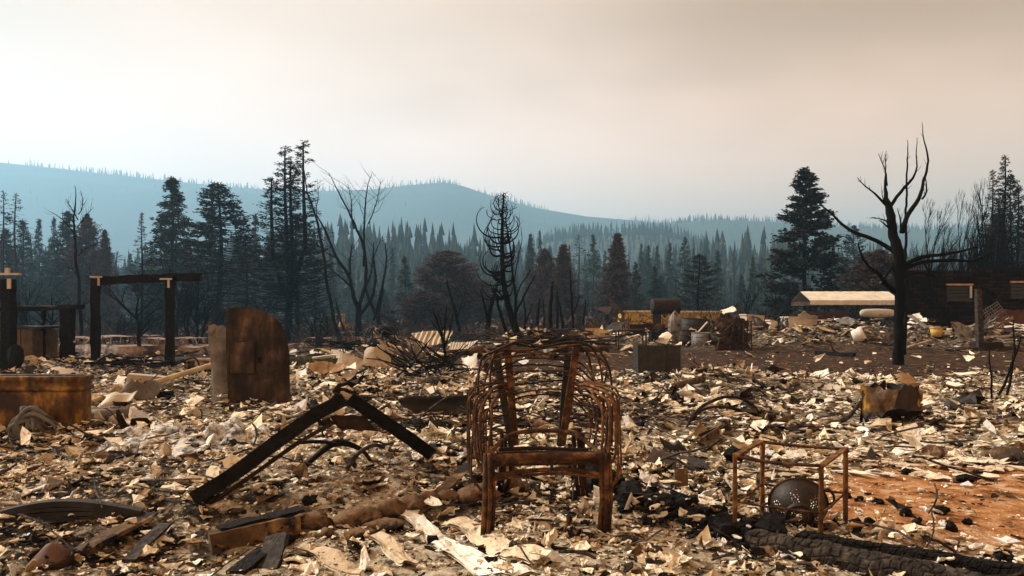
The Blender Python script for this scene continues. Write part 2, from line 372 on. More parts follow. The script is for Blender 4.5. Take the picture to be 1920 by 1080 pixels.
M['bucket'] = mat('bucket', [(.3, (.4, .25, .05)), (.7, (.55, .38, .1))], 3, rough=.6, bump=.1)
M['glass_soot'] = mat('glass_soot', [(.3, (.01, .01, .01)), (.7, (.02, .02, .02))], 3, rough=.3, bump=0)
# ------------------------------------------------------------------ ground
def ground_material():
    m = bpy.data.materials.new('ground'); m.use_nodes = True
    t = m.node_tree; t.nodes.clear(); N = t.nodes.new; L = t.links.new
    out = N('ShaderNodeOutputMaterial'); b = N('ShaderNodeBsdfPrincipled'); L(b.outputs[0], out.inputs[0])
    b.inputs['Roughness'].default_value = .95; b.inputs['Specular IOR Level'].default_value = .1
    c = N('ShaderNodeTexCoord'); at = N('ShaderNodeAttribute'); at.attribute_name = 'zone'
    sp = N('ShaderNodeSeparateXYZ'); L(at.outputs['Vector'], sp.inputs[0])
    def noise(s, d=8, r=.65):
        n = N('ShaderNodeTexNoise'); n.inputs['Scale'].default_value = s; n.inputs['Detail'].default_value = d; n.inputs['Roughness'].default_value = r
        L(c.outputs['Object'], n.inputs['Vector']); return n.outputs[0]
    def ramp(f, cols):
        r = N('ShaderNodeValToRGB'); e = r.color_ramp.elements
        for k, (p, col) in enumerate(cols):
            q = e[k] if k < 2 else e.new(p)
            q.position = p; q.color = (*col, 1)
        L(f, r.inputs[0]); return r.outputs[0]
    def mix(f, a, b_):
        x = N('ShaderNodeMix'); x.data_type = 'RGBA'; L(f, x.inputs[0]); L(a, x.inputs[6]); L(b_, x.inputs[7]); return x.outputs[2]
    ash = ramp(noise(7, 10, .75), [(.39, (.006, .005, .004)), (.49, (.030, .023, .016)), (.56, (.24, .195, .135)), (.65, (.62, .535, .40))])
    pale = ramp(noise(11, 10, .75), [(.36, (.016, .013, .011)), (.44, (.14, .11, .075)), (.51, (.42, .345, .24)), (.66, (.64, .56, .43))])
    dirt = ramp(noise(4, 10, .75), [(.38, (.006, .005, .004)), (.48, (.020, .013, .009)), (.56, (.072, .034, .015)), (.66, (.23, .11, .045))])
    orange = ramp(noise(4.5, 10, .75), [(.34, (.05, .024, .012)), (.43, (.22, .094, .033)), (.52, (.42, .19, .068)), (.64, (.56, .42, .28))])
    far = ramp(noise(.7), [(.35, (.010, .009, .009)), (.55, (.026, .023, .021)), (.72, (.09, .075, .06))])
    col = mix(sp.outputs[0], far, ash)
    a2 = N('ShaderNodeAttribute'); a2.attribute_name = 'zone2'; s2 = N('ShaderNodeSeparateXYZ'); L(a2.outputs['Vector'], s2.inputs[0])
    col = mix(s2.outputs[0], col, pale)
    col = mix(sp.outputs[1], col, dirt)
    col = mix(sp.outputs[2], col, orange)
    L(col, b.inputs['Base Color'])
    bp = N('ShaderNodeBump'); bp.inputs['Strength'].default_value = .9; bp.inputs['Distance'].default_value = .03
    L(noise(38, 6, .7), bp.inputs['Height']); L(bp.outputs[0], b.inputs['Normal'])
    return m
M['ground'] = ground_material()
ys = np.concatenate([[-40, -20, -10, -5, -2, 0, 1, 1.8], 2.4*1.0072**np.arange(0, 465)])
ys = np.concatenate([ys, ys[-1]*1.06**np.arange(1, 76)])
tt = np.linspace(-1, 1, 501)
yy = np.repeat(ys, len(tt)).reshape(len(ys), -1)
wx = 1.35*np.abs(yy)+7
xx = wx*(.55*tt+.45*tt**3)[None, :]
zz = gz(xx, yy)
def zone_pale(x, y):
    return np.clip(.75*ss(.5, .66, fbm(x*.8, y*.8, 3, 71))*ss(11, 8, y)+ss(5.2, 4.3, y+(fbm(x*1.5, y*1.5, 2, 70)-.5)*1.6)*ss(-1.6, -.6, x)+gauss(x, y, 3.2, 7.2, 2.0, .7)+.8*gauss(x, y, 7.5, 12.0, 3.0, 1.6), 0, 1)*(1-zone_orange(x, y))
gv = np.stack([xx, yy, zz], -1).reshape(-1, 3)
ni, nj = len(ys), len(tt)
i, j = np.meshgrid(np.arange(ni-1), np.arange(nj-1), indexing='ij'); k = (i*nj+j).ravel()
me = mesh_np('ground', gv, [np.stack([k, k+1, k+nj+1, k+nj], -1)], M['ground'], True)
X, Y = gv[:, 0], gv[:, 1]
heap = sum(gauss(X, Y, cx, cy, rx*1.2, ry*1.2) for cx, cy, rx, ry, h in MOUNDS if cy > 20)
za = np.stack([np.clip(np.maximum(zone_debris(X, Y), heap), 0, 1), zone_dirt(X, Y)*(1-.6*np.clip(heap, 0, 1)), zone_orange(X, Y), np.ones_like(X)], -1)
a = me.attributes.new('zone', 'FLOAT_COLOR', 'POINT'); a.data.foreach_set('color', za.astype(np.float32).ravel())
zp = np.zeros_like(za); zp[:, 0] = zone_pale(X, Y); zp[:, 3] = 1
a = me.attributes.new('zone2', 'FLOAT_COLOR', 'POINT'); a.data.foreach_set('color', zp.astype(np.float32).ravel())
o = bpy.data.objects.new('ground', me); COL.objects.link(o); o['kind'] = 'structure'

# ------------------------------------------------------------------ hills (three ranges) and the woods on them
def interp(px, pts):
    return np.interp(px, [p[0] for p in pts], [p[1] for p in pts])
CREST_C = [(-900, 330), (-300, 312), (0, 312), (100, 322), (200, 333), (300, 343), (400, 354), (500, 361), (600, 364), (700, 361), (760, 354), (830, 348), (870, 355), (900, 366), (1000, 394), (1100, 410), (1200, 418), (1260, 426), (1400, 432), (1600, 438), (1920, 440), (2500, 420)]
CREST_R = [(-900, 600), (1000, 560), (1180, 440), (1240, 424), (1310, 414), (1380, 414), (1450, 417), (1520, 421), (1600, 428), (1750, 432), (1920, 430), (2600, 415)]
CREST_B = [(-900, 520), (300, 560), (900, 520), (960, 482), (1030, 452), (1080, 444), (1160, 440), (1240, 440), (1290, 452), (1340, 472), (1420, 500), (1600, 520), (2500, 500)]
CREST_A = [(-900, 525), (0, 545), (300, 555), (420, 530), (520, 505), (640, 492), (760, 500), (900, 515), (1000, 548), (1150, 560), (1250, 540), (1380, 515), (1450, 520), (1560, 540), (1920, 545), (2600, 530)]
RANGES = [(CREST_C, 2500, 1100), (CREST_R, 1750, 600), (CREST_B, 950, 330), (CREST_A, 420, 150)]
def hz(x, y):
    px = x/np.maximum(y, 1)*F+960
    z = np.full(np.shape(x), -3.0)
    for k, (cr, d, w) in enumerate(RANGES):
        c = (600-interp(px, cr))/F*d+H
        r = 1+.10*(fbm(x/(w*.35), y/(w*.35), 3, 30+k)-.5)
        prof = np.where(y < d, np.exp(-((y-d)/w)**2*1.6), np.exp(-((y-d)/(w*1.6))**2))
        z = np.maximum(z, c*prof*np.where(np.abs(y-d) < w*.25, 1, r)-3)
    return z
hy = np.concatenate([np.linspace(190, 620, 44), np.linspace(640, 1300, 34), np.linspace(1340, 2900, 50), np.linspace(2980, 4300, 12)])
hu = np.linspace(-1.25, 1.25, 420)
yy = np.repeat(hy, len(hu)).reshape(len(hy), -1); xx = yy*hu[None, :]
zz = hz(xx, yy)
ni, nj = zz.shape
i, j = np.meshgrid(np.arange(ni-1), np.arange(nj-1), indexing='ij'); k = (i*nj+j).ravel()
o = bpy.data.objects.new('hills', mesh_np('hills', np.stack([xx, yy, zz], -1).reshape(-1, 3), [np.stack([k, k+1, k+nj+1, k+nj], -1)], M['hill'], True))
COL.objects.link(o); o['kind'] = 'structure'

def far_trees(name, label, pos, hh, rr, lv, n, ragged):
    """many small conifers, each a thin trunk and a few ragged tiers, as one mass"""
    N_ = len(pos); vs_, fs_ = [], []; off = 0
    ang = np.arange(n)*2*math.pi/n
    ph = rng.uniform(0, 6.28, N_)
    for q in range(lv):
        z0 = .12+.8*q/lv; z1 = min(1.0, z0+1.35/lv)
        if q == lv-1: z1 = 1.0
        r0 = rr*(1-z0)**.8*rng.uniform(.75, 1.15, N_)
        rim = np.stack([np.cos(ang[None]+ph[:, None]+q), np.sin(ang[None]+ph[:, None]+q)], -1)*(r0[:, None]*rng.uniform(1-ragged, 1+ragged, (N_, n)))[..., None]
        zr = (z0+rng.uniform(-.25, .15, (N_, n))*.5/lv*ragged*2)*hh[:, None]
        v = np.concatenate([np.concatenate([rim, zr[..., None]], -1), np.stack([0*hh, 0*hh, z1*hh], -1)[:, None]], 1)+pos[:, None]
        b0 = off+np.arange(N_)[:, None]*(n+1); jj = np.arange(n)[None]
        fs_.append(np.stack([b0+jj, b0+(jj+1) % n, b0+n+0*jj], -1).reshape(-1, 3))
        vs_.append(v.reshape(-1, 3)); off += N_*(n+1)
    # trunks
    tr = .012*hh+.05; a3 = np.arange(3)*2.1
    rb = np.stack([np.cos(a3), np.sin(a3)], -1)[None]*tr[:, None, None]
    v = np.concatenate([np.concatenate([rb, np.full((N_, 3, 1), -1.0)], -1), np.concatenate([rb*.4, np.repeat(hh[:, None, None]*.9, 3, 1)], -1)], 1)+pos[:, None]
    b0 = off+np.arange(N_)[:, None]*6; jj = np.arange(3)[None]; kk = (jj+1) % 3
    fq = np.stack([b0+jj, b0+kk, b0+3+kk, b0+3+jj], -1).reshape(-1, 4)
    vs_.append(v.reshape(-1, 3))
    o = bpy.data.objects.new(name, mesh_np(name, np.concatenate(vs_), [np.concatenate(fs_), fq], M['forest']))
    COL.objects.link(o); return tag(o, label, 'woods', None, 'stuff')
def scatter_range(k, n, dy0, dy1, u0, u1):
    cr, d, w = RANGES[k]
    u = rng.uniform(u0, u1, n); y = d+rng.uniform(dy0, dy1, n)*w
    x = u*y
    return np.stack([x, y, hz(x, y)-.5], -1)
def wood(name, label, parts, lv, n, rag):
    P = np.concatenate([p[0] for p in parts]); hh = np.concatenate([p[1] for p in parts])
    return far_trees(name, label, P, hh, hh*rng.uniform(.085, .15, len(hh)), lv, n, rag)
U = .82
def hts(p, lo, hi): return rng.uniform(0, 1, len(p))**1.6*(hi-lo)+lo
p1 = scatter_range(0, 2400, -.10, .05, -U, U); p2 = scatter_range(0, 500, -.9, -.1, -U, U)
p3 = scatter_range(1, 1300, -.12, .05, .05, U); p4 = scatter_range(1, 300, -.9, -.1, .1, U)
keep = vnoise(p1[:, 0]/45, p1[:, 1]/400, 3) > .32
p1 = p1[keep]
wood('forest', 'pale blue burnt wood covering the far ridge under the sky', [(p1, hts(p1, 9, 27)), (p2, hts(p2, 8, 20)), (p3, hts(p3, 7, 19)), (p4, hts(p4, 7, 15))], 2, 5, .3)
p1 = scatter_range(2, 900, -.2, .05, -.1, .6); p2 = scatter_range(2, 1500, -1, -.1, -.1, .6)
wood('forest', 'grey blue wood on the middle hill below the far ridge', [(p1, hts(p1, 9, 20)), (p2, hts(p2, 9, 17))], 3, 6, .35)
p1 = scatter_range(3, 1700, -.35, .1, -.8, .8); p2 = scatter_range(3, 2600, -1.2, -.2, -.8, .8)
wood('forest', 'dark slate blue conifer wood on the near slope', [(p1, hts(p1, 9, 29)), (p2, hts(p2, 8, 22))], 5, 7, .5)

# ------------------------------------------------------------------ haze
mv = bpy.data.materials.new('haze'); mv.use_nodes = True
t = mv.node_tree; t.nodes.clear()
out = t.nodes.new('ShaderNodeOutputMaterial'); pv = t.nodes.new('ShaderNodeVolumePrincipled')
pv.inputs['Color'].default_value = (*HAZE_COL, 1); pv.inputs['Density'].default_value = HAZE_DENS; pv.inputs['Anisotropy'].default_value = .34
t.links.new(pv.outputs[0], out.inputs['Volume'])
hb = MB().box((0, 2230, 270), (13000, 4660, 560))
build('haze', hb, mv, loc=(0, 0, 0), kind='stuff', label='thin blue smoke haze filling the valley', cat='haze')

# ------------------------------------------------------------------ scattered debris
def flakes(P, r, tilt, yaw, asp, curl, thick, K=7, ragged=.35, ring=False, crump=.07, under=True):
    """P (N,3) centres -> verts, faces of N broken curled plates (with RING an inner ring of creased points)"""
    N_ = len(P)
    ang = (np.arange(K)[None]+rng.uniform(-.42, .42, (N_, K)))*2*math.pi/K
    rad = r[:, None]*rng.uniform(1-ragged*1.7, 1.12, (N_, K))
    rx, ry = np.cos(ang)*rad, np.sin(ang)*rad
    if ring:
        k_ = rng.uniform(.35, .7, (N_, K)); rx = np.concatenate([rx, rx*k_], 1); ry = np.concatenate([ry, ry*k_], 1)
    lx = np.concatenate([rx, rng.normal(0, .08, (N_, 1))*r[:, None]], 1); ly = np.concatenate([ry, rng.normal(0, .08, (N_, 1))*r[:, None]], 1)*asp[:, None]
    ca = rng.uniform(0, math.pi, N_)[:, None]
    q = (lx*np.cos(ca)+ly*np.sin(ca))/r[:, None]
    lz = curl[:, None]*r[:, None]*q*q+rng.normal(0, crump, lx.shape)*r[:, None]+rng.normal(0, .12, (N_, 1))*r[:, None]*q**3
    T = lx.shape[1]
    top = np.stack([lx, ly, lz], -1)
    bi = list(range(K))+[T-1]; bot = top[:, bi].copy(); bot[..., 2] -= thick[:, None]; bot[..., :2] *= .93
    v = np.concatenate([top, bot], 1)
    ta = rng.uniform(0, 2*math.pi, N_)
    ax = np.stack([np.cos(ta), np.sin(ta), 0*ta], -1)[:, None]
    c, s_ = np.cos(tilt)[:, None, None], np.sin(tilt)[:, None, None]
    v = v*c+np.cross(ax, v)*s_+ax*(ax*v).sum(-1, keepdims=True)*(1-c)
    cy, sy = np.cos(yaw)[:, None], np.sin(yaw)[:, None]
    v = np.stack([v[..., 0]*cy-v[..., 1]*sy, v[..., 0]*sy+v[..., 1]*cy, v[..., 2]], -1)+P[:, None]
    nv = T+K+1; b0 = np.arange(N_)[:, None]*nv; jj = np.arange(K)[None]; kk = (jj+1) % K
    o_ = K if ring else 0
    f3 = np.stack([b0+o_+jj, b0+o_+kk, b0+T-1+0*jj], -1).reshape(-1, 3)
    g3 = np.stack([b0+T+kk, b0+T+jj, b0+T+K+0*jj], -1).reshape(-1, 3)
    f4 = [np.stack([b0+jj, b0+T+jj, b0+T+kk, b0+kk], -1).reshape(-1, 4)]
    if ring: f4.append(np.stack([b0+jj, b0+kk, b0+K+kk, b0+K+jj], -1).reshape(-1, 4))
    return v.reshape(-1, 3), [np.concatenate([f3, g3]) if under else f3, np.concatenate(f4)]
def sample_near(n, p, d0, d1, u=.79):
    d = (rng.uniform(0, 1, n)*(d1**p-d0**p)+d0**p)**(1/p); uu = rng.uniform(-u, u, n)
    return uu*d, d
def make_flakes(n, d0, d1, p, r0, rs, zfun, lift, ring=False, K=7, sink=.0):
    x, y = sample_near(n, p, d0, d1)
    k = rng.uniform(0, 1, n) < zfun(x, y)
    x, y = x[k], y[k]; n = len(x)
    r = np.minimum(r0*np.exp(rng.normal(0, rs, n)), .019*y)
    tilt = np.abs(rng.normal(0, .24, n))+(rng.uniform(0, 1, n) < .11)*rng.uniform(.4, 1.1, n)
    z = gz(x, y)-sink*r+r*np.sin(tilt)*.45+rng.uniform(0, lift, n)*(.4+1.2*vnoise(x*1.7, y*1.7, 21))
    return flakes(np.stack([x, y, z], -1), r, tilt, rng.uniform(0, 6.28, n), rng.uniform(.3, 1, n), rng.normal(.05, .38, n), r*.05+.003, K, .35, ring, .10 if ring else .08, r0 > .034)
def comb(*gs):
    V = []; F3 = []; F4 = []; off = 0
    for v, (a3, a4) in gs:
        V.append(v); F3.append(a3+off); F4.append(a4+off); off += len(v)
    return np.concatenate(V), [np.concatenate(F3), np.concatenate(F4)]
clump = lambda x, y: .42+.9*ss(.36, .58, fbm(x*1.1, y*1.1, 2, 33))
near_z = lambda x, y: zone_debris(x, y)*(1-.93*zone_orange(x, y))*clump(x, y)*(1-.45*zone_pale(x, y))
heap_z = lambda x, y: np.clip(sum(gauss(x, y, cx, cy, rx, ry) for cx, cy, rx, ry, h in MOUNDS if cy > 20)*1.1+.03*ss(16, 18, y), 0, 1)
near_s = lambda x, y: zone_debris(x, y)*(1-.6*zone_orange(x, y))*np.clip(clump(x, y)+.25, 0, 1)
A = make_flakes(12200, 2.9, 7.5, 1.3, .034, .62, near_z, .05, True, 8, .12)
B = make_flakes(19000, 2.9, 7.5, 1.35, .0135, .5, near_s, .02, False, 6)
C = make_flakes(18000, 6.5, 19.5, 1.35, .056, .60, near_z, .08, False, 7)
C2 = make_flakes(23000, 6.5, 21, 1.5, .026, .5, near_s, .05, False, 6)
D = make_flakes(8500, 17, 42, 1.6, .13, .6, heap_z, .2, False, 7)
E = make_flakes(6000, 15, 36, 1.5, .035, .5, lambda x, y: .75*zone_dirt(x, y)*ss(.42, .6, fbm(x*.7, y*.7, 2, 44)), .02, False, 6)
v, f = comb(A, B, C, C2, D, E)
o = bpy.data.objects.new('plaster_debris', mesh_np('plaster_debris', v, f, M['plaster'])); COL.objects.link(o)
tag(o, 'broken cream and brown plaster chips covering the burnt ground', 'debris', None, 'stuff')
# charcoal crumbs
n = 3400
x, y = sample_near(n, 1.25, 2.9, 18)
k = rng.uniform(0, 1, n) < np.clip(ss(.5, .7, fbm(x*.9, y*.9, 2, 91))*1.1+.05, 0, 1)*(.3+.7*zone_debris(x, y))*(1-.85*zone_orange(x, y))
x, y = x[k], y[k]
m_ = MB()
for q in range(len(x)):
    s_ = .009*math.exp(random.gauss(0, .6))*(1+.07*y[q])
    m_.lump((x[q], y[q], g1(x[q], y[q])+s_*.8), (s_*2.6, s_*2.0, s_*1.8), seed=q % 97, n=6, m=5, rough=.95, rot=random.uniform(0, 3))
for q in range(900):      # a band of char from the chair to the fallen timbers
    t_ = rng.uniform(-.15, 1.05); bx_0, by_0 = .62+(1.26-.62)*t_+rng.normal(0, .09), 5.35+(4.15-5.35)*t_+rng.normal(0, .13)
    s_ = .012*math.exp(rng.normal(0, .55)); m_.lump((bx_0, by_0, g1(bx_0, by_0)+s_+.01), (s_*2.8, s_*2.1, s_*1.8), seed=q % 89, n=6, m=5, rough=.95, rot=rng.uniform(0, 3))
o = build('charcoal_bits', m_, M['char'], loc=(0, 0, 0), kind='stuff', label='black charcoal crumbs strewn between the plaster chips', cat='charcoal')
# twigs, wires and slivers lying about
m_ = MB()
for q in range(900):
    x, y = sample_near(1, 1.3, 3.2, 18); x, y = float(x[0]), float(y[0])
    if rng.uniform() > float(near_z(np.array([x]), np.array([y]))[0])+.08: continue
    L_ = rng.uniform(.08, .45)*(1+.03*y); a_ = rng.uniform(0, 6.28); el = rng.normal(.05, .22); cv = rng.normal(0, .5)
    s_ = np.linspace(-.5, .5, 5); an = a_+cv*s_
    px_ = x+np.cumsum(np.cos(an))*L_/5; py_ = y+np.cumsum(np.sin(an))*L_/5
    pz = gz(px_, py_)+.05+abs(math.sin(el))*L_*(s_+.5)+rng.uniform(0, .04)
    m_.tube(np.stack([px_, py_, pz], -1), rng.uniform(.0025, .008)*(1+.02*y), 4)
build('burnt_twigs', m_, M['char_grey'], loc=(0, 0, 0), kind='stuff', label='thin burnt twigs and wires strewn over the debris', cat='twigs')
# larger plaster pieces, each an object of its own
protos = []
for q in range(14):
    P = np.zeros((1, 3))
    v, f = flakes(P, np.array([1.0]), np.array([0.0]), np.array([0.0]), rng.uniform(.45, .95, 1), rng.normal(0, .22, 1), np.array([.07]), 11, .28, True, .09)
    protos.append(mesh_np('plaster_flake', v, f, M['plaster_big']))
LM = [('the armchair legs', .2, 4.3), ('the rusty stand', 1.5, 4.4), ('the border stones', -1.0, 4.6), ('the bent angle iron', -1.5, 5.3), ('the amber tub', -4.9, 8.2), ('the white ash heaps', -2.9, 7.3), ('the curved appliance', -3.4, 11), ('the black trough', -1.0, 9.0),
      ('the rusty open box', 4.5, 8.9), ('the bent hoops', 2.2, 8.6), ('the dark metal box', 3.2, 15.5), ('the brush pile', -1.6, 14.5), ('the orange soil', 3.6, 6.2), ('the spring strips', -2.6, 4.5), ('the perforated plates', 1.2, 6.0), ('the fallen log', .5, 15), ('the burnt shrub stems', 7.0, 11.5), ('the wooden pole', -4.9, 9.6), ('the tangled wires', -.9, 7.6), ('the porch frame', -7.5, 14.5), ('the pale square board', 6.5, 13.0), ('the burnt branch', 3.4, 8.2), ('the lying pipe', 3.0, 12.5)]
def near(x, y): return min(LM, key=lambda l: ((l[1]-x)/max(1, y*.2))**2+((l[2]-y)/max(1, y*.2))**2)[0]
SHAPE = ['ragged', 'long', 'curled', 'notched', 'rounded', 'pointed', 'jagged', 'bowed', 'broad', 'slim', 'warped', 'lobed', 'angular', 'split']
def put_flake(x, y, r, tilt=None, name='plaster_flake'):
    q_ = int(rng.integers(len(protos))); o = bpy.data.objects.new(name, protos[q_]); COL.objects.link(o)
    o.scale = (r, r, r*.8); tl = abs(rng.normal(0, .25)) if tilt is None else tilt
    o.rotation_euler = (tl, rng.normal(0, .15), rng.uniform(0, 6.28))
    o.location = (x, y, g1(x, y)+.035+r*math.sin(tl)*.5)
    n_ = near(x, y); return tag(o, SHAPE[q_]+' cream plaster flake lying on rubble by '+n_, 'plaster flake', 'plaster flakes by '+n_)
cnt = 0
while cnt < 230:
    x, y = sample_near(1, 1.3, 3.9, 15, .66); x, y = float(x[0]), float(y[0])
    if rng.uniform() > float(near_z(np.array([x]), np.array([y]))[0])+.12: continue
    if abs(x-1.5) < .5 and abs(y-4.35) < .45: continue
    put_flake(x, y, rng.uniform(.055, .10)*(1+.055*y)); cnt += 1
# ------------------------------------------------------------------ trees
def clumps(C, size, per, flat=.6, long=1.0, dirs=None):
    """C (N,3) clump centres -> little leaf triangles round each"""
    n = len(C); c = np.repeat(C, per, 0); s_ = np.repeat(size, per)[:, None]
    c = c+rng.normal(0, 1, c.shape)*s_*.55*np.array([1, 1, flat])
    d = rng.normal(0, 1, c.shape)*np.array([1, 1, flat])
    if dirs is not None: d = d*.7+np.repeat(dirs, per, 0)*1.1
    d /= np.linalg.norm(d, axis=1)[:, None]
    e = np.cross(d, rng.normal(0, 1, c.shape)); e /= np.maximum(1e-9, np.linalg.norm(e, axis=1)[:, None])
    L_ = s_*rng.uniform(.6, 1.3, (len(c), 1))*long; w = s_*rng.uniform(.18, .38, (len(c), 1))
    v = np.stack([c+e*w, c-e*w, c+d*L_], 1).reshape(-1, 3)
    return v, np.arange(len(v)).reshape(-1, 3)
PROFILE = {'cone': lambda t: (1-t)**.85, 'pine': lambda t: np.where(t < .25, .75+t, (1-t)**.7*1.12), 'round': lambda t: (.72+.5*t)*(1-t**2.6)**.62,
           'twin': lambda t: np.interp(t, [0, .1, .3, .42, .55, .8, 1], [.8, 1, .95, .62, .36, .26, .10]), 'dome': lambda t: np.interp(t, [0, .12, .35, .6, .8, .92, 1], [.85, 1, .98, .82, .55, .32, .08]), 'column': lambda t: np.minimum(1, 2.6*(1-t))**.8}
def conifer(seed, prof='cone', nb=150, zb=.08, rad=.2, per=6, ncl=4, size=.02, droop=.25, bare=0.0, limb=.0018, tops=1, up=0.0, lean=0, inner=.25, trunk_r=.013, gap=0.0, barebelow=0.0):
    """unit-height conifer: (trunk mesh builder, crown verts/faces)"""
    global rng
    keep_rng = rng; rng = np.random.default_rng(seed)
    m_ = MB(); CC = []; SS = []; DD = []
    zz_ = np.linspace(0, 1, 9)
    for tp in range(tops):
        a0 = rng.uniform(0, 6.28) if tops > 1 else 0
        ox, oy = ((tp-(tops-1)/2)*.034, .022*(-1)**tp) if tops > 1 else (0, 0)
        hh = 1-[0, .03, .12, .2, .28][tp]
        path = np.stack([ox*ss(.25, .5, zz_)+.006*np.sin(zz_*7+seed)+lean*zz_**2, oy*ss(.25, .5, zz_)+.006*np.cos(zz_*6+seed), zz_*hh], -1)
        m_.tube(path, trunk_r*(1-zz_*.93)+.0012, 6)
        for b in range(nb//tops):
            t_ = (b+rng.uniform(0, 1))/(nb//tops)
            t_ = zb+(1-zb)*t_**(.9)
            az = rng.uniform(0, 6.28)
            if gap and vnoise(t_*9, az*1.1+seed, 5) < gap: continue
            pr = float(PROFILE[prof](np.array((t_-zb)/(1-zb))))
            L_ = max(.012, rad*pr*rng.uniform(.62, 1.12))
            b0 = np.array([np.interp(t_*hh, path[:, 2], path[:, 0]), np.interp(t_*hh, path[:, 2], path[:, 1]), t_*hh])
            s_ = np.linspace(0, 1, 5)
            dz = L_*(-droop*s_+up*s_**2+.12*rng.normal()*s_)
            wv = rng.normal(0, .07)*L_
            pb = b0+np.stack([np.cos(az)*L_*s_-np.sin(az)*wv*s_**2, np.sin(az)*L_*s_+np.cos(az)*wv*s_**2, dz], -1)
            if limb: m_.tube(pb, limb*(1-.7*s_)*(0.5+L_/rad*.7), 3, cap=False)
            if t_ < barebelow*rng.uniform(.8, 1.15) or bare and rng.uniform() < bare*(1-((t_-zb)/(1-zb))**1.6): 
                # bare limb: a few side twigs instead of needles
                for q in range(3):
                    s0 = rng.uniform(.3, .95); p_ = b0+(pb[-1]-b0)*s0
                    dd = np.array([math.cos(az+rng.normal(0, .8)), math.sin(az+rng.normal(0, .8)), rng.normal(-.1, .4)])*L_*.3
                    if limb: m_.tube([p_, p_+dd*.5, p_+dd+[0, 0, -.01*L_]], [limb*.35, limb*.3, limb*.12], 3, cap=False)
                continue
            for q in range(ncl):
                s0 = inner+(1-inner)*(q+rng.uniform(.2, 1))/ncl
                k_ = min(3, int(s0*4)); p_ = pb[k_]+(pb[k_+1]-pb[k_])*(s0*4-k_)
                CC.append(p_); SS.append(size*(1.15-.5*s0)*(.6+.6*pr)*rng.uniform(.7, 1.3)); DD.append(nrm([math.cos(az), math.sin(az), -.1]))
        CC.append([path[-1, 0], path[-1, 1], hh]); SS.append(size*.6); DD.append([0, 0, 1])
    v, f = clumps(np.array(CC), np.array(SS), per, dirs=np.array(DD))
    rng = keep_rng
    return m_, v, f
def tree_thing(mb, cv, cf, tmat, cmat, name, label, cat='tree', group=None):
    root = thing(name, label, cat, (0, 0, 0), group)
    build('trunk', mb, tmat, root, smooth=True)
    if cv is not None:
        o = bpy.data.objects.new('crown', mesh_np('crown', cv, [cf], cmat)); COL.objects.link(o); o.parent = root
    return root
def bare_tree(seed, h=1.0, levels=4, n0=7, spread=.75, up=.35, r0=.018, trunk=.45, kids=4, wind=(0, 0), thin=.6, stems=1, lenf=.55, wig=.12):
    """unit-height leafless tree -> (trunk builder, twig builder)"""
    global rng
    keep_rng = rng; rng = np.random.default_rng(seed)
    T = MB(); B = MB()
    def grow(p, d, L_, r, lv):
        s_ = np.linspace(0, 1, 5); bend = rng.normal(0, wig, 3); bend[2] = abs(bend[2])*.4+up*.55
        bend[0] += wind[0]; bend[1] += wind[1]
        pts = p+L_*(s_[:, None]*d+(s_**2)[:, None]*bend*.5)+np.outer(np.sin(s_*9+rng.uniform(0, 6))*s_, rng.normal(0, .02, 3))*L_
        rr = r*(1-s_*(1-thin*.75)) if lv < levels else r*(1-.8*s_)
        (T if lv == 0 else B).tube(pts, np.maximum(rr, .0006), 7 if lv == 0 else (5 if lv == 1 else 3), cap=lv < 2)
        if lv >= levels: return
        nk = n0 if lv == 0 else kids
        for k in range(nk):
            s0 = rng.uniform(.35 if lv else trunk, 1) if k else 1
            i_ = min(3, int(s0*4)); q = pts[i_]+(pts[i_+1]-pts[i_])*(s0*4-i_)
            t_ = nrm(pts[min(4, i_+1)]-pts[i_])
            o_ = rng.normal(0, 1, 3); o_ = nrm(o_-t_*o_.dot(t_))
            dd = nrm(t_+o_*spread*rng.uniform(.5, 1.2)*(1 if k else .4)+np.array([0, 0, up*.35]))
            grow(q, dd, L_*lenf*rng.uniform(.7, 1.2), r*(1-s0*(1-thin))*rng.uniform(.5, .75), lv+1)
    for k in range(stems):
        a = k*6.28/max(1, stems)+rng.uniform(0, 1)
        sp = .0 if stems == 1 else rng.uniform(.15, .45)
        grow(np.array([math.cos(a)*.01*(stems > 1), math.sin(a)*.01*(stems > 1), 0]), nrm([math.cos(a)*sp, math.sin(a)*sp, 1]), .5*(1 if stems == 1 else rng.uniform(.8, 1)), r0*(1 if stems == 1 else .6), 0)
    rng = keep_rng
    zmax = max(T.V()[:, 2].max(), B.V()[:, 2].max() if B.n else 0)
    for b in (T, B): b.v = [v/zmax for v in b.v]
    return T, B
def bare_thing(TB, name, label, cat='tree', group=None, mt=None):
    root = thing(name, label, cat, (0, 0, 0), group)
    build('trunk', TB[0], mt or M['bark'], root, smooth=True)
    if TB[1].n: build('crown', TB[1], mt or M['bark'], root, smooth=True)
    return root
P_ = {}
def proto(key, maker): P_[key] = [maker, None, False]
_used = set()
def plant(key, px, ptop, d, wpx, label, group=None, rz=None, name=None, wref=None):
    """set a tree of prototype KEY in the world: foot on the ground at distance d"""
    x = (px-960)/F*d; z = g1(x, d) if d < 180 else float(hz(np.array([x]), np.array([d]))[0])
    h = H-(ptop-600)/F*d-z; w = 1.3*wpx/F*d/(2*WREF[key])
    root = P_[key]
    rz = rng.uniform(0, 6.28) if rz is None else rz
    if key not in _used:
        _used.add(key); o = root; o.location = (x, d, z-.1); o.rotation_euler = (0, 0, rz); o.scale = (w, w, h); o['label'] = label
        if group: o['group'] = group
        elif 'group' in o: del o['group']
    else:
        o = copy_tree(root, (x, d, z-.1), rz, (w, w, h), label, group)
        if not group and 'group' in o: del o['group']
    if name: o.name = name
    return o
WREF = {}
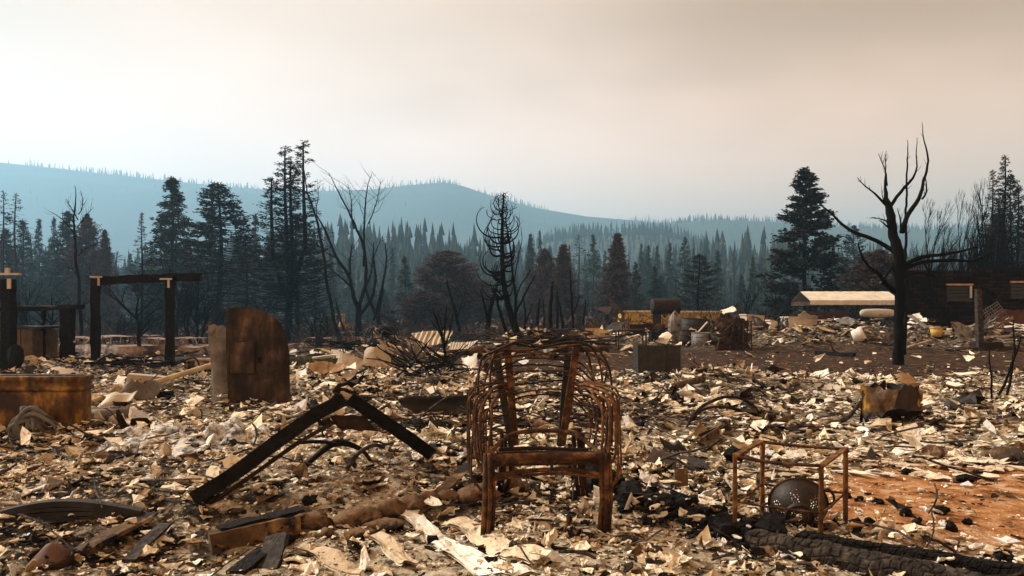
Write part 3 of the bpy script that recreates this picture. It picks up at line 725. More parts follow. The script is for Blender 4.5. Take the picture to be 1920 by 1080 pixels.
def mk(key, wref, name, tm, cm, **kw):
    WREF[key] = wref
    P_[key] = tree_thing(*conifer(**kw), M[tm], M[cm], name, 'x')
mk('dense1', .2, 'conifer_tree', 'bark_far', 'needle', seed=11, prof='cone', nb=210, per=7, ncl=4, size=.021)
mk('dense2', .2, 'conifer_tree', 'bark_far', 'needle', seed=12, prof='pine', nb=260, per=9, ncl=5, size=.024, gap=.12)
mk('dense3', .2, 'conifer_tree', 'bark_far', 'needle', seed=13, prof='cone', nb=200, per=7, ncl=4, size=.022, gap=.25, droop=.4)
mk('green1', .2, 'conifer_tree', 'bark_far', 'needle_green', seed=14, prof='cone', nb=200, per=7, ncl=4, size=.022)
mk('green2', .2, 'conifer_tree', 'bark_far', 'needle_green', seed=15, prof='pine', nb=150, per=8, ncl=4, size=.026, gap=.32)
mk('sparse1', .2, 'scorched_conifer_tree', 'bark', 'needle_black', seed=16, prof='dome', nb=330, per=8, ncl=4, size=.021, bare=.12, barebelow=.42, limb=.0026, up=.35, inner=.5)
mk('sparse2', .2, 'scorched_conifer_tree', 'bark', 'needle_black', seed=17, prof='cone', nb=190, barebelow=.3, per=6, ncl=3, size=.016, bare=.85, limb=.0022, up=.3, inner=.5)
mk('sparse3', .2, 'scorched_conifer_tree', 'bark', 'needle_black', seed=23, prof='dome', nb=240, per=7, ncl=4, size=.019, bare=.2, barebelow=.36, limb=.0024, up=.5, inner=.4, zb=.2)
mk('skinny', .1, 'scorched_conifer_tree', 'bark_far', 'needle_black', seed=18, prof='column', nb=130, zb=.2, rad=.1, per=5, ncl=2, size=.016, bare=.8, limb=.0016, up=.25, inner=.4)
mk('cedar1', .3, 'scorched_cedar_tree', 'bark_far', 'needle_brown', seed=19, prof='round', nb=420, zb=.03, rad=.3, per=9, ncl=5, size=.030, droop=.05, up=.25, inner=.3)
mk('cedar2', .26, 'scorched_cedar_tree', 'bark_far', 'needle_brown', seed=20, prof='column', nb=400, zb=.03, rad=.26, per=9, ncl=5, size=.028, droop=.0, up=.3, inner=.3)
mk('cedar3', .24, 'scorched_cedar_tree', 'bark_far', 'needle_brown', seed=24, prof='cone', nb=360, zb=.05, rad=.24, per=9, ncl=5, size=.028, droop=.0, up=.3, inner=.25)
mk('bigpine', .2, 'pine_tree', 'bark', 'needle_black', seed=21, prof='pine', nb=250, zb=.08, rad=.22, per=13, ncl=5, size=.027, droop=.05, up=.18, gap=.25, inner=.35)
mk('twin', .16, 'pine_tree', 'bark', 'needle_black', seed=22, prof='twin', nb=560, zb=.14, rad=.16, per=7, ncl=3, size=.015, droop=.10, up=.4, bare=.2, barebelow=.47, limb=.002, tops=4, inner=.3, trunk_r=.011)
PL = [(30, 'the bracketed porch post'), (120, 'the burnt low rail'), (180, 'the first porch post'), (250, 'the porch beam'), (320, 'the tall dense pine'), (410, 'the wide scorched pine'), (470, 'the curved appliance'), (541, 'the twin topped pine'), (615, 'the leaning burnt tree'), (675, 'the many stemmed burnt tree'), (735, 'the tilted charred stub'), (835, 'the broad brown cedar'), (945, 'the curling dead tree'), (1020, 'the brown cedar pair'), (1085, 'the whip thin sapling'), (1158, 'the large brown cedar'), (1230, 'the rusty tank'), (1310, 'the black open conifer'), (1375, 'the crumpled hanging sheet'), (1430, 'the small pale box'), (1510, 'the big dark pine'), (1600, 'the carport'), (1685, 'the large dead tree'), (1750, 'the wind swept poplar'), (1830, 'the tall poplar')]
def far_label(px, low=False):
    n_ = min(PL, key=lambda l: abs(l[0]-px))[1]
    if low: return 'low leafless scorched tree behind '+n_, 'low leafless trees behind '+n_
    return 'hazy slate coloured conifer in the distance behind '+n_, 'hazy conifers behind '+n_
T_ = [  # prototype, px, top, distance, width px, label, group
 ('skinny', 6, 357, 88, 46, 'thin scorched conifer at the picture edge, tallest of its clump', None),
 ('skinny', 30, 362, 92, 52, 'thin scorched conifer with a tufted tip, second from the picture edge', None),
 ('dense1', 42, 412, 110, 84, 'dark dense conifer in front of two thin scorched conifers', None),
 ('dense2', 12, 430, 120, 70, 'broad dark conifer below the outermost thin scorched conifer', None),
 ('dense1', 74, 410, 128, 52, 'narrow dark conifer with a sharp point between two broader ones', None),
 ('dense3', 102, 408, 132, 58, 'ragged dark conifer beside a narrow pointed one', None),
 ('dense2', 128, 396, 112, 86, 'dark conifer directly behind the thin leafless tree', None),
 ('cedar2', 163, 402, 105, 60, 'reddish dark cedar with a rounded tip by the thin leafless tree', None),
 ('cedar3', 196, 432, 100, 62, 'rust brown scorched cedar, lowest of the row above the porch beam', None),
 ('sparse2', 266, 398, 62, 70, 'leafless spindly conifer left of the tall dense pine', None),
 ('dense2', 322, 333, 82, 116, 'tall dense dark pine with a blunt tip above the porch beam', None),
 ('sparse1', 412, 342, 74, 145, 'wide scorched pine with open branches beside the dense pine', None),
 ('dense3', 398, 354, 100, 74, 'dark conifer just behind the wide scorched pine', None),
 ('dense3', 478, 403, 128, 74, 'hazy conifer between the wide scorched pine and the twin topped one', None),
 ('twin', 541, 258, 62, 150, 'tallest pine with twin tops and mostly bare limbs', None),
 ('sparse3', 556, 400, 84, 110, 'scorched conifer close behind the twin topped pine', None),
 ('sparse2', 462, 440, 90, 80, 'low bare conifer near the curved burnt appliance', None),
 ('dense3', 759, 480, 112, 66, 'hazy grey conifer beside the broad brown cedar', None),
 ('cedar1', 838, 470, 98, 118, 'broad rounded brown cedar behind the excavator', None),
 ('cedar1', 796, 545, 92, 96, 'low brown cedar bush at the foot of the broad brown cedar', None),
 ('cedar1', 888, 520, 106, 84, 'low brown cedar behind the curling dead tree', None),
 ('cedar2', 1022, 466, 100, 58, 'brown cedar, rounder of the pair behind the charred stems', None),
 ('cedar3', 1057, 458, 96, 78, 'brown cedar, taller of the pair behind the charred stems', None),
 ('cedar3', 1158, 437, 92, 86, 'large brown cedar with a thin tip behind the yellow container', None),
 ('dense3', 1192, 490, 78, 50, 'small dark conifer touching the large brown cedar', None),
 ('dense3', 1227, 498, 80, 50, 'slim dark conifer standing behind the rusty tank', None),
 ('sparse3', 1310, 475, 66, 78, 'scorched black conifer with open lower branches near the burnt tubs', None),
 ('bigpine', 1510, 315, 66, 126, 'big dark pine with full clumped crown by the carport', None),
 ('sparse3', 1602, 422, 125, 62, 'hazy scorched pine behind the large dead tree', None),
 ('cedar1', 1650, 468, 62, 124, 'dark round crowned tree behind the carport roof', None),
 ('sparse2', 1882, 290, 52, 120, 'tall scorched pine rising highest over the brick ruin', None),
 ('sparse2', 1862, 318, 58, 90, 'dark open conifer tight against the tall scorched pine', None),
 ('sparse2', 1908, 345, 54, 96, 'dark open conifer at the edge behind the ruin', None),
 ('sparse3', 1896, 325, 56, 80, 'dark scorched conifer crowding the tall scorched pine from behind', None),
 ('cedar3', 1870, 400, 60, 110, 'brown dark cedar low behind the ruin windows', None),
 ('dense3', 1930, 410, 50, 90, 'dark dense pine at the edge beyond the brick ruin', None),
 ('green2', 1284, 445, 150, 46, 'green tinted pine standing clear of the far wood', None),
 ('green1', 1412, 480, 140, 40, 'small green conifer left of the big dark pine', None),
 ('green1', 1345, 470, 145, 50, 'bluish conifer between the black conifer and the small green one', None),
 ('green2', 1112, 440, 150, 48, 'bluish pine with a flat top beside the large brown cedar', None),
 ('skinny', 1085, 440, 165, 34, 'thin hazy conifer above the brown cedar pair', None),
]
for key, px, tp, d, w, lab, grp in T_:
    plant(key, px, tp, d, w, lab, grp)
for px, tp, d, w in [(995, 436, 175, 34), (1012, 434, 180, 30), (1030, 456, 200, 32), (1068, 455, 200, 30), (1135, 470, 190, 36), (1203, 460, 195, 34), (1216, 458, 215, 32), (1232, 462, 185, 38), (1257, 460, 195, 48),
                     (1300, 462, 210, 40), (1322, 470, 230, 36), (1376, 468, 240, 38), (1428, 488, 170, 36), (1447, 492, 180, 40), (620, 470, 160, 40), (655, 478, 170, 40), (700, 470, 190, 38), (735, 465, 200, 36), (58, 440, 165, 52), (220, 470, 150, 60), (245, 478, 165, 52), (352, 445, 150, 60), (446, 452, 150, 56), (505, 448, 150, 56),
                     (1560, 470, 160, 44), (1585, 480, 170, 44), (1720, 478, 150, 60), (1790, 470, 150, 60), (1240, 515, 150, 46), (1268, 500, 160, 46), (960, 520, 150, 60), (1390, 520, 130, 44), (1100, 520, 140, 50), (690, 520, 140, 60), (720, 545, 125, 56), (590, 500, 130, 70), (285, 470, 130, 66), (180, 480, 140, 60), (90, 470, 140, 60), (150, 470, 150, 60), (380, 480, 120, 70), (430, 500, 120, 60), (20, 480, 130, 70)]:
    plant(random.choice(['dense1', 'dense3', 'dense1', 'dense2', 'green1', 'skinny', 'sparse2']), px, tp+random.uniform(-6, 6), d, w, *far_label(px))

# leafless trees
def mkb(key, wref, name='leafless_tree', mt=None, **kw):
    WREF[key] = wref; P_[key] = bare_thing(bare_tree(**kw), name, 'x', mt=M[mt] if mt else None)
mkb('bare1', .30, seed=31, levels=4, n0=8, kids=4, spread=.8, up=.3)
mkb('bare2', .22, seed=32, levels=4, n0=9, kids=4, spread=.5, up=.55, r0=.016)
mkb('bare3', .40, seed=33, levels=3, n0=7, kids=5, spread=.9, up=.4, stems=5, r0=.022)
mkb('poplar', .17, seed=34, levels=4, n0=13, kids=5, spread=.42, up=.8, r0=.02, trunk=.25, wind=(.25, 0), lenf=.5, mt='bark')
mkb('thin', .14, seed=38, levels=3, n0=11, kids=3, spread=.7, up=.3, r0=.007, trunk=.5, lenf=.30, wig=.06)
BT = [
 ('bare1', 90, 505, 38, 160, 'spreading leafless tree behind the burnt porch post', None),
 ('bare2', 52, 500, 52, 90, 'leafless tree rising above the burnt shed', None),
 ('bare3', 365, 470, 46, 150, 'many stemmed leafless shrub tree by the porch frame', None),
 ('bare1', 262, 478, 33, 150, 'leafless tree with crooked limbs seen through the porch frame', None),
 ('bare2', 330, 440, 58, 110, 'dark leafless tree in front of the dense pine', None),
 ('bare3', 232, 560, 48, 90, 'low leafless tree between the porch posts', None),
 ('bare1', 1455, 488, 58, 90, 'leafless tree with bent limbs left of the big dark pine', None),
 ('bare2', 1398, 508, 66, 54, 'upright leafless tree near the crumpled metal sheet', None),
 ('poplar', 1746, 362, 52, 92, 'wind swept leafless poplar right of the dead tree', None),
 ('poplar', 1828, 328, 44, 84, 'tall leafless poplar with dense fine twigs above the brick ruin', None),
 ('bare3', 600, 545, 55, 120, 'low leafless tree beyond the leaning trunk', None),
 ('bare1', 500, 520, 58, 130, 'leafless tree at the foot of the twin topped pine', None),
 ('bare1', 1340, 560, 62, 70, 'low leafless tree behind the yellow container', None),
 ('bare3', 1430, 560, 60, 90, 'low leafless bush tree near the far debris', None),
 ('bare1', 1890, 440, 42, 150, 'leafless tree with tangled limbs before the brick ruin', None),
 ('poplar', 1806, 345, 46, 70, 'leafless poplar just left of the tall one above the brick ruin', None),
 ('poplar', 1850, 352, 48, 76, 'leafless poplar merging into the tall scorched pine', None),
 ('bare2', 1838, 400, 40, 110, 'leafless tree with upright limbs over the ruin windows', None),
 ('bare2', 1905, 350, 46, 100, 'leafless tree at the edge behind the ruin', None),
]
for key, px, tp, d, w, lab, grp in BT: plant(key, px, tp, d, w, lab, grp)
for px, tp, d, w in [(1110, 545, 75, 60), (1290, 565, 72, 60), (1365, 555, 70, 60), (960, 560, 80, 70), (740, 570, 72, 70), (430, 560, 60, 90), (20, 545, 60, 90), (1480, 560, 66, 70), (1600, 540, 70, 80), (560, 580, 66, 80), (170, 560, 62, 90), (300, 570, 64, 80), (1180, 560, 84, 60)]:
    plant(random.choice(['bare1', 'bare2', 'bare3']), px, tp, d, w, *far_label(px, True))
for k in list(P_):
    if k not in _used:
        for ch in list(P_[k].children): bpy.data.objects.remove(ch)
        bpy.data.objects.remove(P_[k])

# dead trees drawn limb by limb
def limb(mb, pts, d, n=8, ymul=.35, rough=.0, seed=0, thin=.5):
    """pts: (photo px, photo py, radius in px); the limb also wanders in depth, starting from its first point"""
    p = np.array(pts, float); s_ = np.concatenate([[0], np.cumsum(np.hypot(np.diff(p[:, 0]), np.diff(p[:, 1])))])
    p[:, 2] *= thin
    t = np.linspace(0, s_[-1], max(6, int(s_[-1]/9)))
    def cs(c):   # smooth interpolation
        lin = np.interp(t, s_, c); k = np.array([.25, .5, .25])
        for _ in range(2): lin[1:-1] = np.convolve(lin, k, 'same')[1:-1]
        return lin
    x, y, r = cs(p[:, 0]), cs(p[:, 1]), cs(p[:, 2])
    dep = d+ymul*(t/F*d)*math.sin(seed*2.4+1)+.03*np.sin(t*.08+seed)*d/20
    px_ = x+rng.normal(0, .5, len(t))*np.minimum(1, t/20)
    v = np.stack([(px_-960)/F*d, dep, H-(y-600)/F*d], -1)
    mb.tube(v, np.maximum(r/F*d, .004), n)
    return v
def twigs(mb, v, r, n, L_, ang=.7):
    for q in range(n):
        k = int(rng.integers(1, len(v)-1)); t_ = nrm(v[k+1]-v[k-1]); o_ = rng.normal(0, 1, 3); o_ = nrm(o_-t_*o_.dot(t_))
        dd = nrm(t_*math.cos(ang)+o_*math.sin(ang)+[0, 0, .3]); l_ = L_*rng.uniform(.4, 1.2)
        p = v[k]; mb.tube([p, p+dd*l_*.5+rng.normal(0, .03, 3)*l_, p+dd*l_+[0, 0, .15*l_]], [r, r*.7, r*.25], 4, cap=False)
d = gp(1685, 684)[1]
root = thing('dead_tree', 'large black dead tree with crooked limbs standing on bare dirt', 'tree', gp(1685, 684))
mb = MB(); limb(mb, [(1685, 692, 25), (1685, 676, 19), (1685, 620, 17), (1687, 560, 17), (1686, 520, 18.5), (1684, 480, 20), (1676, 440, 17.5), (1669, 405, 15), (1664, 380, 11), (1661, 352, 6), (1660, 343, 3)], d, 14, 0, thin=.50)
mb.wob(.015, 9); build('trunk', mb, M['bark'], root, smooth=True)
LIMBS = [[(1680, 474, 9), (1655, 451, 8), (1615, 434, 7), (1592, 412, 5.5), (1577, 392, 4.5), (1563, 377, 3)],
 [(1664, 386, 6), (1642, 366, 4), (1618, 352, 2.5), (1604, 334, 1.2)], [(1660, 350, 4), (1655, 318, 2), (1656, 285, .9)], [(1663, 348, 4), (1666, 312, 2), (1661, 282, 1)],
 [(1668, 388, 7), (1682, 360, 6), (1699, 344, 5), (1704, 326, 3), (1696, 300, 2), (1693, 270, 1)],
 [(1690, 436, 10), (1704, 404, 9), (1728, 374, 8), (1740, 348, 6), (1753, 310, 4.5), (1757, 280, 3.2), (1752, 250, 2.2), (1750, 219, 1)],
 [(1729, 373, 4), (1742, 362, 3.5), (1741, 345, 2.5), (1738, 330, 1.5)],
 [(1678, 545, 10), (1655, 533, 9), (1641, 516, 7.5), (1615, 502, 6), (1597, 482, 4), (1587, 462, 2)], [(1655, 534, 5), (1662, 515, 4.5), (1680, 492, 4)],
 [(1690, 500, 9), (1720, 482, 7.5), (1760, 479, 6), (1790, 473, 4.5), (1812, 466, 2.5)], [(1692, 505, 8), (1730, 490, 7), (1790, 488, 6), (1818, 491, 5), (1838, 484, 3.5), (1852, 474, 2)],
 [(1694, 520, 6), (1722, 508, 4.5), (1752, 512, 3), (1775, 524, 1.5)], [(1672, 432, 5), (1655, 420, 3), (1641, 415, 1)], [(1668, 416, 4), (1652, 408, 2), (1638, 406, .8)], [(1666, 392, 3), (1655, 374, 2), (1651, 355, .9)], [(1690, 430, 4), (1684, 408, 2.5), (1676, 392, 1)],
 [(1730, 490, 3), (1748, 512, 2.5), (1756, 530, 1.2)]]
for k, L_ in enumerate(LIMBS):
    mb = MB(); v = limb(mb, L_, d, 8, .45 if k not in (8,) else .1, seed=k); twigs(mb, v, .008, 6, .22); build('branch', mb, M['bark'], root, smooth=True)
root = thing('dead_tree', 'bare pole straight thin dead tree behind the large dead one', 'tree', (*gp(1697, 668)[:2], 0))
mb = MB(); d = 24.5; v = limb(mb, [(1697, 665, 6), (1697, 560, 5.5), (1698, 450, 5), (1699, 370, 4), (1701, 310, 3), (1702, 262, 1)], d, 7, 0)
twigs(mb, v, .01, 16, .22, 1.2); build('trunk', mb, M['bark'], root, smooth=True)

# dead tree whose limbs all curl upward
d = gp(957, 641)[1]
root = thing('dead_tree', 'burnt tree whose bare limbs all curl upward like a cage', 'tree', gp(957, 641))
mb = MB(); limb(mb, [(978, 644, 13), (962, 605, 11.5), (950, 565, 9.5), (943, 520, 8), (941, 470, 6.5), (942, 420, 5), (943, 385, 3.5), (944, 362, 1.5)], d, 10, 0, thin=.6); build('trunk', mb, M['bark'], root, smooth=True)
TR = [(943, 385), (942, 420), (941, 470), (943, 520), (950, 565)]
cr_ = MB()
for q in range(72):
    py0 = 388+(566-388)*(q/72)**1.05+rng.uniform(-8, 8); px0 = np.interp(py0, [t[1] for t in TR], [t[0] for t in TR])
    az = rng.uniform(0, 6.28)
    L_ = np.interp(py0, [380, 400, 440, 480, 520, 566], [34, 52, 84, 96, 80, 50])*rng.uniform(.55, 1.1)*(1.05 if math.cos(az) < 0 else .72)
    if rng.uniform() < .14: L_ *= .35
    n_ = 12; s_ = np.linspace(0, 1, n_)
    phi = np.radians(rng.uniform(-32, 5)+rng.uniform(85, 155)*s_**rng.uniform(.9, 1.6))
    X_ = np.cumsum(np.cos(phi))*L_/n_; Z_ = np.cumsum(np.sin(phi))*L_/n_; tw_ = az+rng.normal(0, .35)*s_
    v = np.stack([(px0+X_*np.cos(tw_)-960)/F*d, d+X_*np.sin(tw_)/F*d, H-(py0-Z_-600)/F*d], -1)
    v[0] = [(px0-960)/F*d, d, H-(py0-600)/F*d]; v[1:] += np.cumsum(rng.normal(0, .006, (n_-1, 3)), 0)
    r_ = np.linspace(1.9 if py0 > 440 else 1.2, .5, n_)/F*d
    if py0 > 450 and q % 4 == 0:
        b_ = MB(); b_.tube(v, r_*1.15, 6); twigs(b_, v, .007, 5, .30); build('branch', b_, M['bark'], root, smooth=True)
    else:
        cr_.tube(v, r_, 5); twigs(cr_, v, .006, 4, .26)
for q in range(60):
    a_ = rng.uniform(0, 6.28); p = np.array([(944-960)/F*d+math.cos(a_)*.35*rng.uniform(.2, 1), d+math.sin(a_)*.3, H-(370+rng.uniform(0, 36)-600)/F*d])
    cr_.tube([p, p+[rng.normal(0, .08), 0, .1], p+[rng.normal(0, .14), rng.normal(0, .1), .2]], [.008, .010, .006], 3, cap=False)
build('crown', cr_, M['bark'], root, smooth=True)
def whips(mb, v, n, L_, r, lean=(0, 0, .5), sub=4):
    for q in range(n):
        k = int(rng.integers(max(1, len(v)//4), len(v)-1)); t_ = nrm(v[k+1]-v[k-1]); o_ = rng.normal(0, 1, 3)*[1, .7, .4]; o_ = nrm(o_-t_*o_.dot(t_)*.6)
        l_ = L_*rng.uniform(.4, 1.2); s_ = np.linspace(0, 1, 8)[:, None]
        w_ = v[k]+l_*(s_*nrm(t_*.6+o_*.75)+s_**2*(np.array(lean)*.6+rng.normal(0, .12, 3)))+np.sin(s_*rng.uniform(4, 9))*rng.normal(0, .03, 3)*l_
        mb.tube(w_, np.linspace(r, r*.2, 8), 4, cap=False); twigs(mb, w_, r*.4, sub, l_*.35, .6)
def stems(name, label, cat, foot, d, lst, tw=3, tl=.4, group=None, part='stem', mt='bark', tr=.01, thin=.5, wh=0, wl=1.5, wr=.018, lean=(0, 0, .5)):
    root = thing(name, label, cat, foot, group)
    for k, L_ in enumerate(lst):
        mb = MB(); v = limb(mb, L_, d, 7 if L_[0][2] < 6 else 10, .3 if k else .05, seed=k+len(label), thin=thin)
        if wh and k: whips(mb, v, wh, wl, wr, lean)
        if tw: twigs(mb, v, tr, tw, tl)
        build('trunk' if (k == 0 and part == 'stem') else ('branch' if part == 'stem' else part), mb, M[mt], root, smooth=True)
    return root
d = 29.0
stems('dead_tree', 'slim forked burnt tree leaning behind the curling one', 'tree', (*gp(968, 641)[:2], g1(.2, 29)), d,
      [[(966, 646, 7), (966, 600, 6), (968, 560, 5), (962, 520, 4.5), (958, 470, 3.5), (950, 420, 2.5), (946, 405, 1)], [(968, 585, 4.5), (982, 556, 4), (996, 530, 3), (1003, 518, 1.5)],
       [(968, 560, 3), (976, 530, 2.5), (992, 515, 2), (998, 500, 1)], [(964, 530, 3), (970, 490, 2), (980, 450, 1.5), (976, 425, .8)], [(958, 640, 7), (945, 610, 6), (932, 565, 5), (924, 535, 2.5)]], 4, .3)
STEMS = [('thick charred stump stem leaning beside the curling dead tree', [[(915, 640, 5), (914, 605, 6), (920, 570, 5.5), (930, 545, 3.5), (936, 520, 2)], [(914, 600, 3.5), (908, 570, 2.5), (902, 545, 1.5)]], 33),
 ('slender forked charred stem near the excavator', [[(862, 622, 4), (855, 590, 4.5), (846, 560, 3.5), (838, 525, 1.5)], [(857, 598, 2), (866, 570, 1.6), (872, 545, .8)]], 46),
 ('pair of charred sapling stems close to the brown cedars', [[(1032, 620, 5), (1031, 590, 4.5), (1034, 560, 4), (1036, 528, 2)], [(1006, 622, 4), (1008, 590, 3.5), (1012, 560, 2)]], 40),
 ('whip thin charred sapling nearest the rusty table', [[(1078, 640, 3.5), (1074, 600, 3), (1071, 560, 2.5), (1069, 505, 1.2)], [(1073, 590, 1.6), (1083, 570, 1.2), (1088, 552, .7)]], 33),
 ('charred sapling cluster with three bare prongs', [[(1044, 622, 3), (1045, 590, 3), (1044, 545, 1.5)], [(1056, 622, 3.4), (1052, 590, 3), (1047, 560, 2), (1044, 535, 1)], [(1020, 622, 2.5), (1020, 590, 2), (1018, 560, 1)]], 42),
 ('bushy charred shrub stems before the corrugated sheet', [[(836, 672, 3.5), (833, 650, 3.2), (824, 615, 2.5), (812, 580, 1.3)], [(833, 650, 2.5), (834, 610, 2), (840, 575, 1)], [(832, 640, 2), (818, 615, 1.6), (806, 600, .8)], [(836, 645, 2), (846, 615, 1.6), (850, 590, .8)], [(830, 630, 1.6), (827, 600, 1.2), (822, 585, .6)]], 19),
 ('short charred twin stem by the burnt drum', [[(984, 622, 3.4), (985, 590, 3), (982, 560, 1.3)], [(986, 605, 2), (994, 585, 1.4), (998, 570, .7)]], 44),
 ('small charred stem with hooked tip above the far rubble', [[(1092, 610, 3), (1094, 590, 2.6), (1101, 575, 1.8), (1097, 562, 1)]], 48)]
for lab, L_, dd in STEMS:
    f_ = ((L_[0][0][0]-960)/F*dd, dd); stems('charred_sapling', lab, 'burnt sapling', (*f_, g1(*f_)), dd, L_, 3, .3, 'charred saplings among the rubble', tr=.008, thin=.85)
# leaning tree, many-stemmed tree, stub
f_ = gp(638, 652); d = f_[1]
stems('dead_tree', 'tall slim burnt tree leaning towards the twin topped pine', 'tree', f_, d,
      [[(642, 655, 8), (634, 630, 7.5), (622, 575, 6.5), (613, 530, 5.8), (606, 470, 5), (600, 430, 4.5), (588, 390, 3.6), (575, 352, 2.5), (571, 306, 1)],
       [(598, 425, 2.6), (590, 405, 2), (594, 375, 1.4), (588, 330, .6)], [(586, 385, 2.2), (575, 370, 1.6), (560, 362, 1), (552, 350, .5)], [(606, 470, 2), (590, 452, 1.4), (575, 448, .6)], [(612, 520, 2), (598, 505, 1.4), (585, 500, .6)]], 14, .7, tr=.009, wh=5, wl=1.3, wr=.015, lean=(-.4, 0, .1))
f_ = gp(672, 648); d = f_[1]
stems('dead_tree', 'burnt tree forking into many black stems', 'tree', f_, d,
      [[(674, 652, 15), (672, 620, 12), (671, 590, 11), (672, 566, 10)],
       [(670, 575, 8), (662, 550, 7), (658, 515, 6), (636, 486, 5), (621, 440, 3.8), (607, 410, 2.2)], [(674, 572, 7.5), (683, 536, 6.5), (682, 480, 5.5), (664, 430, 4.5), (632, 370, 3), (612, 335, 2), (597, 308, .8)],
       [(682, 500, 4.5), (685, 430, 3.5), (688, 384, 2.8), (694, 350, 1.8), (702, 330, .8)], [(676, 590, 6), (699, 560, 6), (706, 520, 4.5), (700, 488, 3), (703, 455, 1.6)],
       [(700, 600, 5), (711, 560, 5), (716, 520, 4.4), (722, 486, 3.4), (716, 452, 2)], [(690, 420, 2.4), (706, 390, 1.8), (714, 360, 1.2), (718, 338, .5)], [(657, 515, 4), (655, 485, 3.5), (658, 455, 2)],
       [(664, 430, 3), (658, 400, 2.4), (660, 370, 1.4), (652, 345, .6)], [(636, 486, 3), (612, 475, 2), (598, 460, 1)], [(685, 540, 4), (694, 510, 3), (700, 470, 2), (712, 440, 1)], [(660, 540, 4), (640, 520, 3), (622, 505, 1.5)]], 8, .7, tr=.009, wh=8, wl=1.9, wr=.017, lean=(-.25, 0, .6))
stems('dead_tree', 'burnt tree leaning over a wrecked vehicle frame', 'tree', gp(716, 640), gp(716, 640)[1],
      [[(722, 645, 8), (712, 610, 9), (705, 590, 8), (690, 560, 6.5), (684, 535, 4)], [(708, 596, 6), (716, 560, 5), (718, 530, 3)]], 3, .5)
stems('dead_tree', 'thin leafless tree with a twiggy top, black against pale hills', 'tree', (*W(151, 0, 44)[:2], g1(W(151, 0, 44)[0], 44)), 44,
      [[(153, 640, 7), (151, 560, 6), (147, 490, 5), (143, 440, 4.2), (146, 400, 3), (149, 350, 1)], [(146, 412, 2.4), (130, 394, 2), (117, 371, .8)], [(146, 402, 2), (160, 385, 1.6), (158, 360, .7)], [(143, 445, 2.4), (122, 412, 1.8), (92, 396, .7)], [(145, 426, 2), (160, 404, 1.5), (169, 387, .7)], [(147, 480, 2), (170, 462, 1.4), (190, 458, .7)], [(149, 520, 2), (128, 500, 1.4), (112, 498, .6)]], 14, .55, tr=.009)
f_ = gp(656, 645)
stems('burnt_stump', 'short forked charred stump beside the leaning burnt tree', 'stump', f_, f_[1], [[(655, 648, 5), (645, 620, 4.5), (637, 595, 4), (634, 575, 3)], [(636, 592, 3), (630, 575, 2.4), (631, 560, 1.4)]], 0, .3)
f_ = gp(800, 632)
stems('burnt_stump', 'thick charred trunk stub tilted with a spike at its end', 'stump', f_, f_[1], [[(806, 634, 10), (790, 612, 9), (770, 596, 8.5), (757, 586, 7)], [(758, 588, 6), (758, 572, 2.5), (761, 560, 1.2)]], 0, .3, mt='char')
f_ = gp(1862, 748)
stems('charred_shrub', 'three black burnt shrub stems curving upward from pale ash', 'shrub', f_, f_[1], [[(1861, 750, 4), (1859, 720, 4), (1858, 690, 3), (1858, 652, 2)], [(1868, 750, 5), (1880, 710, 5), (1888, 670, 4), (1892, 628, 2)], [(1884, 748, 5), (1900, 710, 5), (1910, 660, 4), (1914, 600, 2)]], 2, .12)
# ------------------------------------------------------------------ helpers for the burnt things
def cr(pts, n=6):
    """smooth curve through points"""
    p = np.array(pts, float); p = np.concatenate([[2*p[0]-p[1]], p, [2*p[-1]-p[-2]]]); o = []
    for k in range(1, len(p)-2):
        for q in range(n):
            t = q/n
            o.append(.5*((2*p[k])+(-p[k-1]+p[k+1])*t+(2*p[k-1]-5*p[k]+4*p[k+1]-p[k+2])*t*t+(-p[k-1]+3*p[k]-3*p[k+1]+p[k+2])*t**3))
    return np.array(o+[p[-2]])
def crumple(seed, amp, f=3):
    return lambda a, b: amp*2*(fbm(a*f+seed*1.7, b*f-seed*2.3, 3, seed)-.5)
def one(name, mb, m, label, cat, group=None, smooth=False):
    return build(name, mb, M[m], None, smooth, label=label, cat=cat, group=group)
def up(p, dz): return np.array([p[0], p[1], p[2]+dz])

# ------------------------------------------------------------------ the rusty armchair frame
cx, cy = .185, 4.30
cz = min(g1(cx-.3, cy), g1(cx+.33, cy))
ch = thing('metal_chair', 'rusty bare frame of a rod armchair standing upright in the ash', 'chair', (cx, cy, cz))
def C(x, y, z): return np.array([cx+x, cy+y, cz+z])
def jig(p, a=.004): return np.array(p)+rng.normal(0, a, np.shape(p))
hw = .315
mb = MB(); mb.tube(cr([C(-hw, 0, .428), C(-.1, .003, .436), C(.15, 0, .44), C(hw, -.005, .445)]), .021, 8); mb.tube([C(-hw, .02, .405), C(hw, .02, .415)], .013, 6)
mb.tube([C(-hw+.03, .045, .385), C(.1, .05, .395), C(hw-.02, .045, .392)], .011, 6); build('seat_rail', mb, M['rust'], ch, True)
mb = MB(); mb.tube(cr([C(-hw+.0, .02, .43), C(-.27, .28, .455), C(-.17, .46, .495), C(0, .52, .505), C(.17, .47, .498), C(.27, .27, .455), C(hw-.02, .02, .44)]), .014, 7); build('seat_hoop', mb, M['rust'], ch, True)
mb = MB(); mb.tube(cr([C(-.27, .16, .425), C(-.1, .17, .43), C(.1, .16, .43), C(.28, .15, .43)]), .013, 6); build('seat_crossbar', mb, M['rust_dark'], ch, True)
mb = MB(); mb.tube(cr([C(-.26, .33, .42), C(-.1, .36, .425), C(.1, .36, .42), C(.26, .33, .42)]), .012, 6); build('seat_crossbar', mb, M['rust_dark'], ch, True)
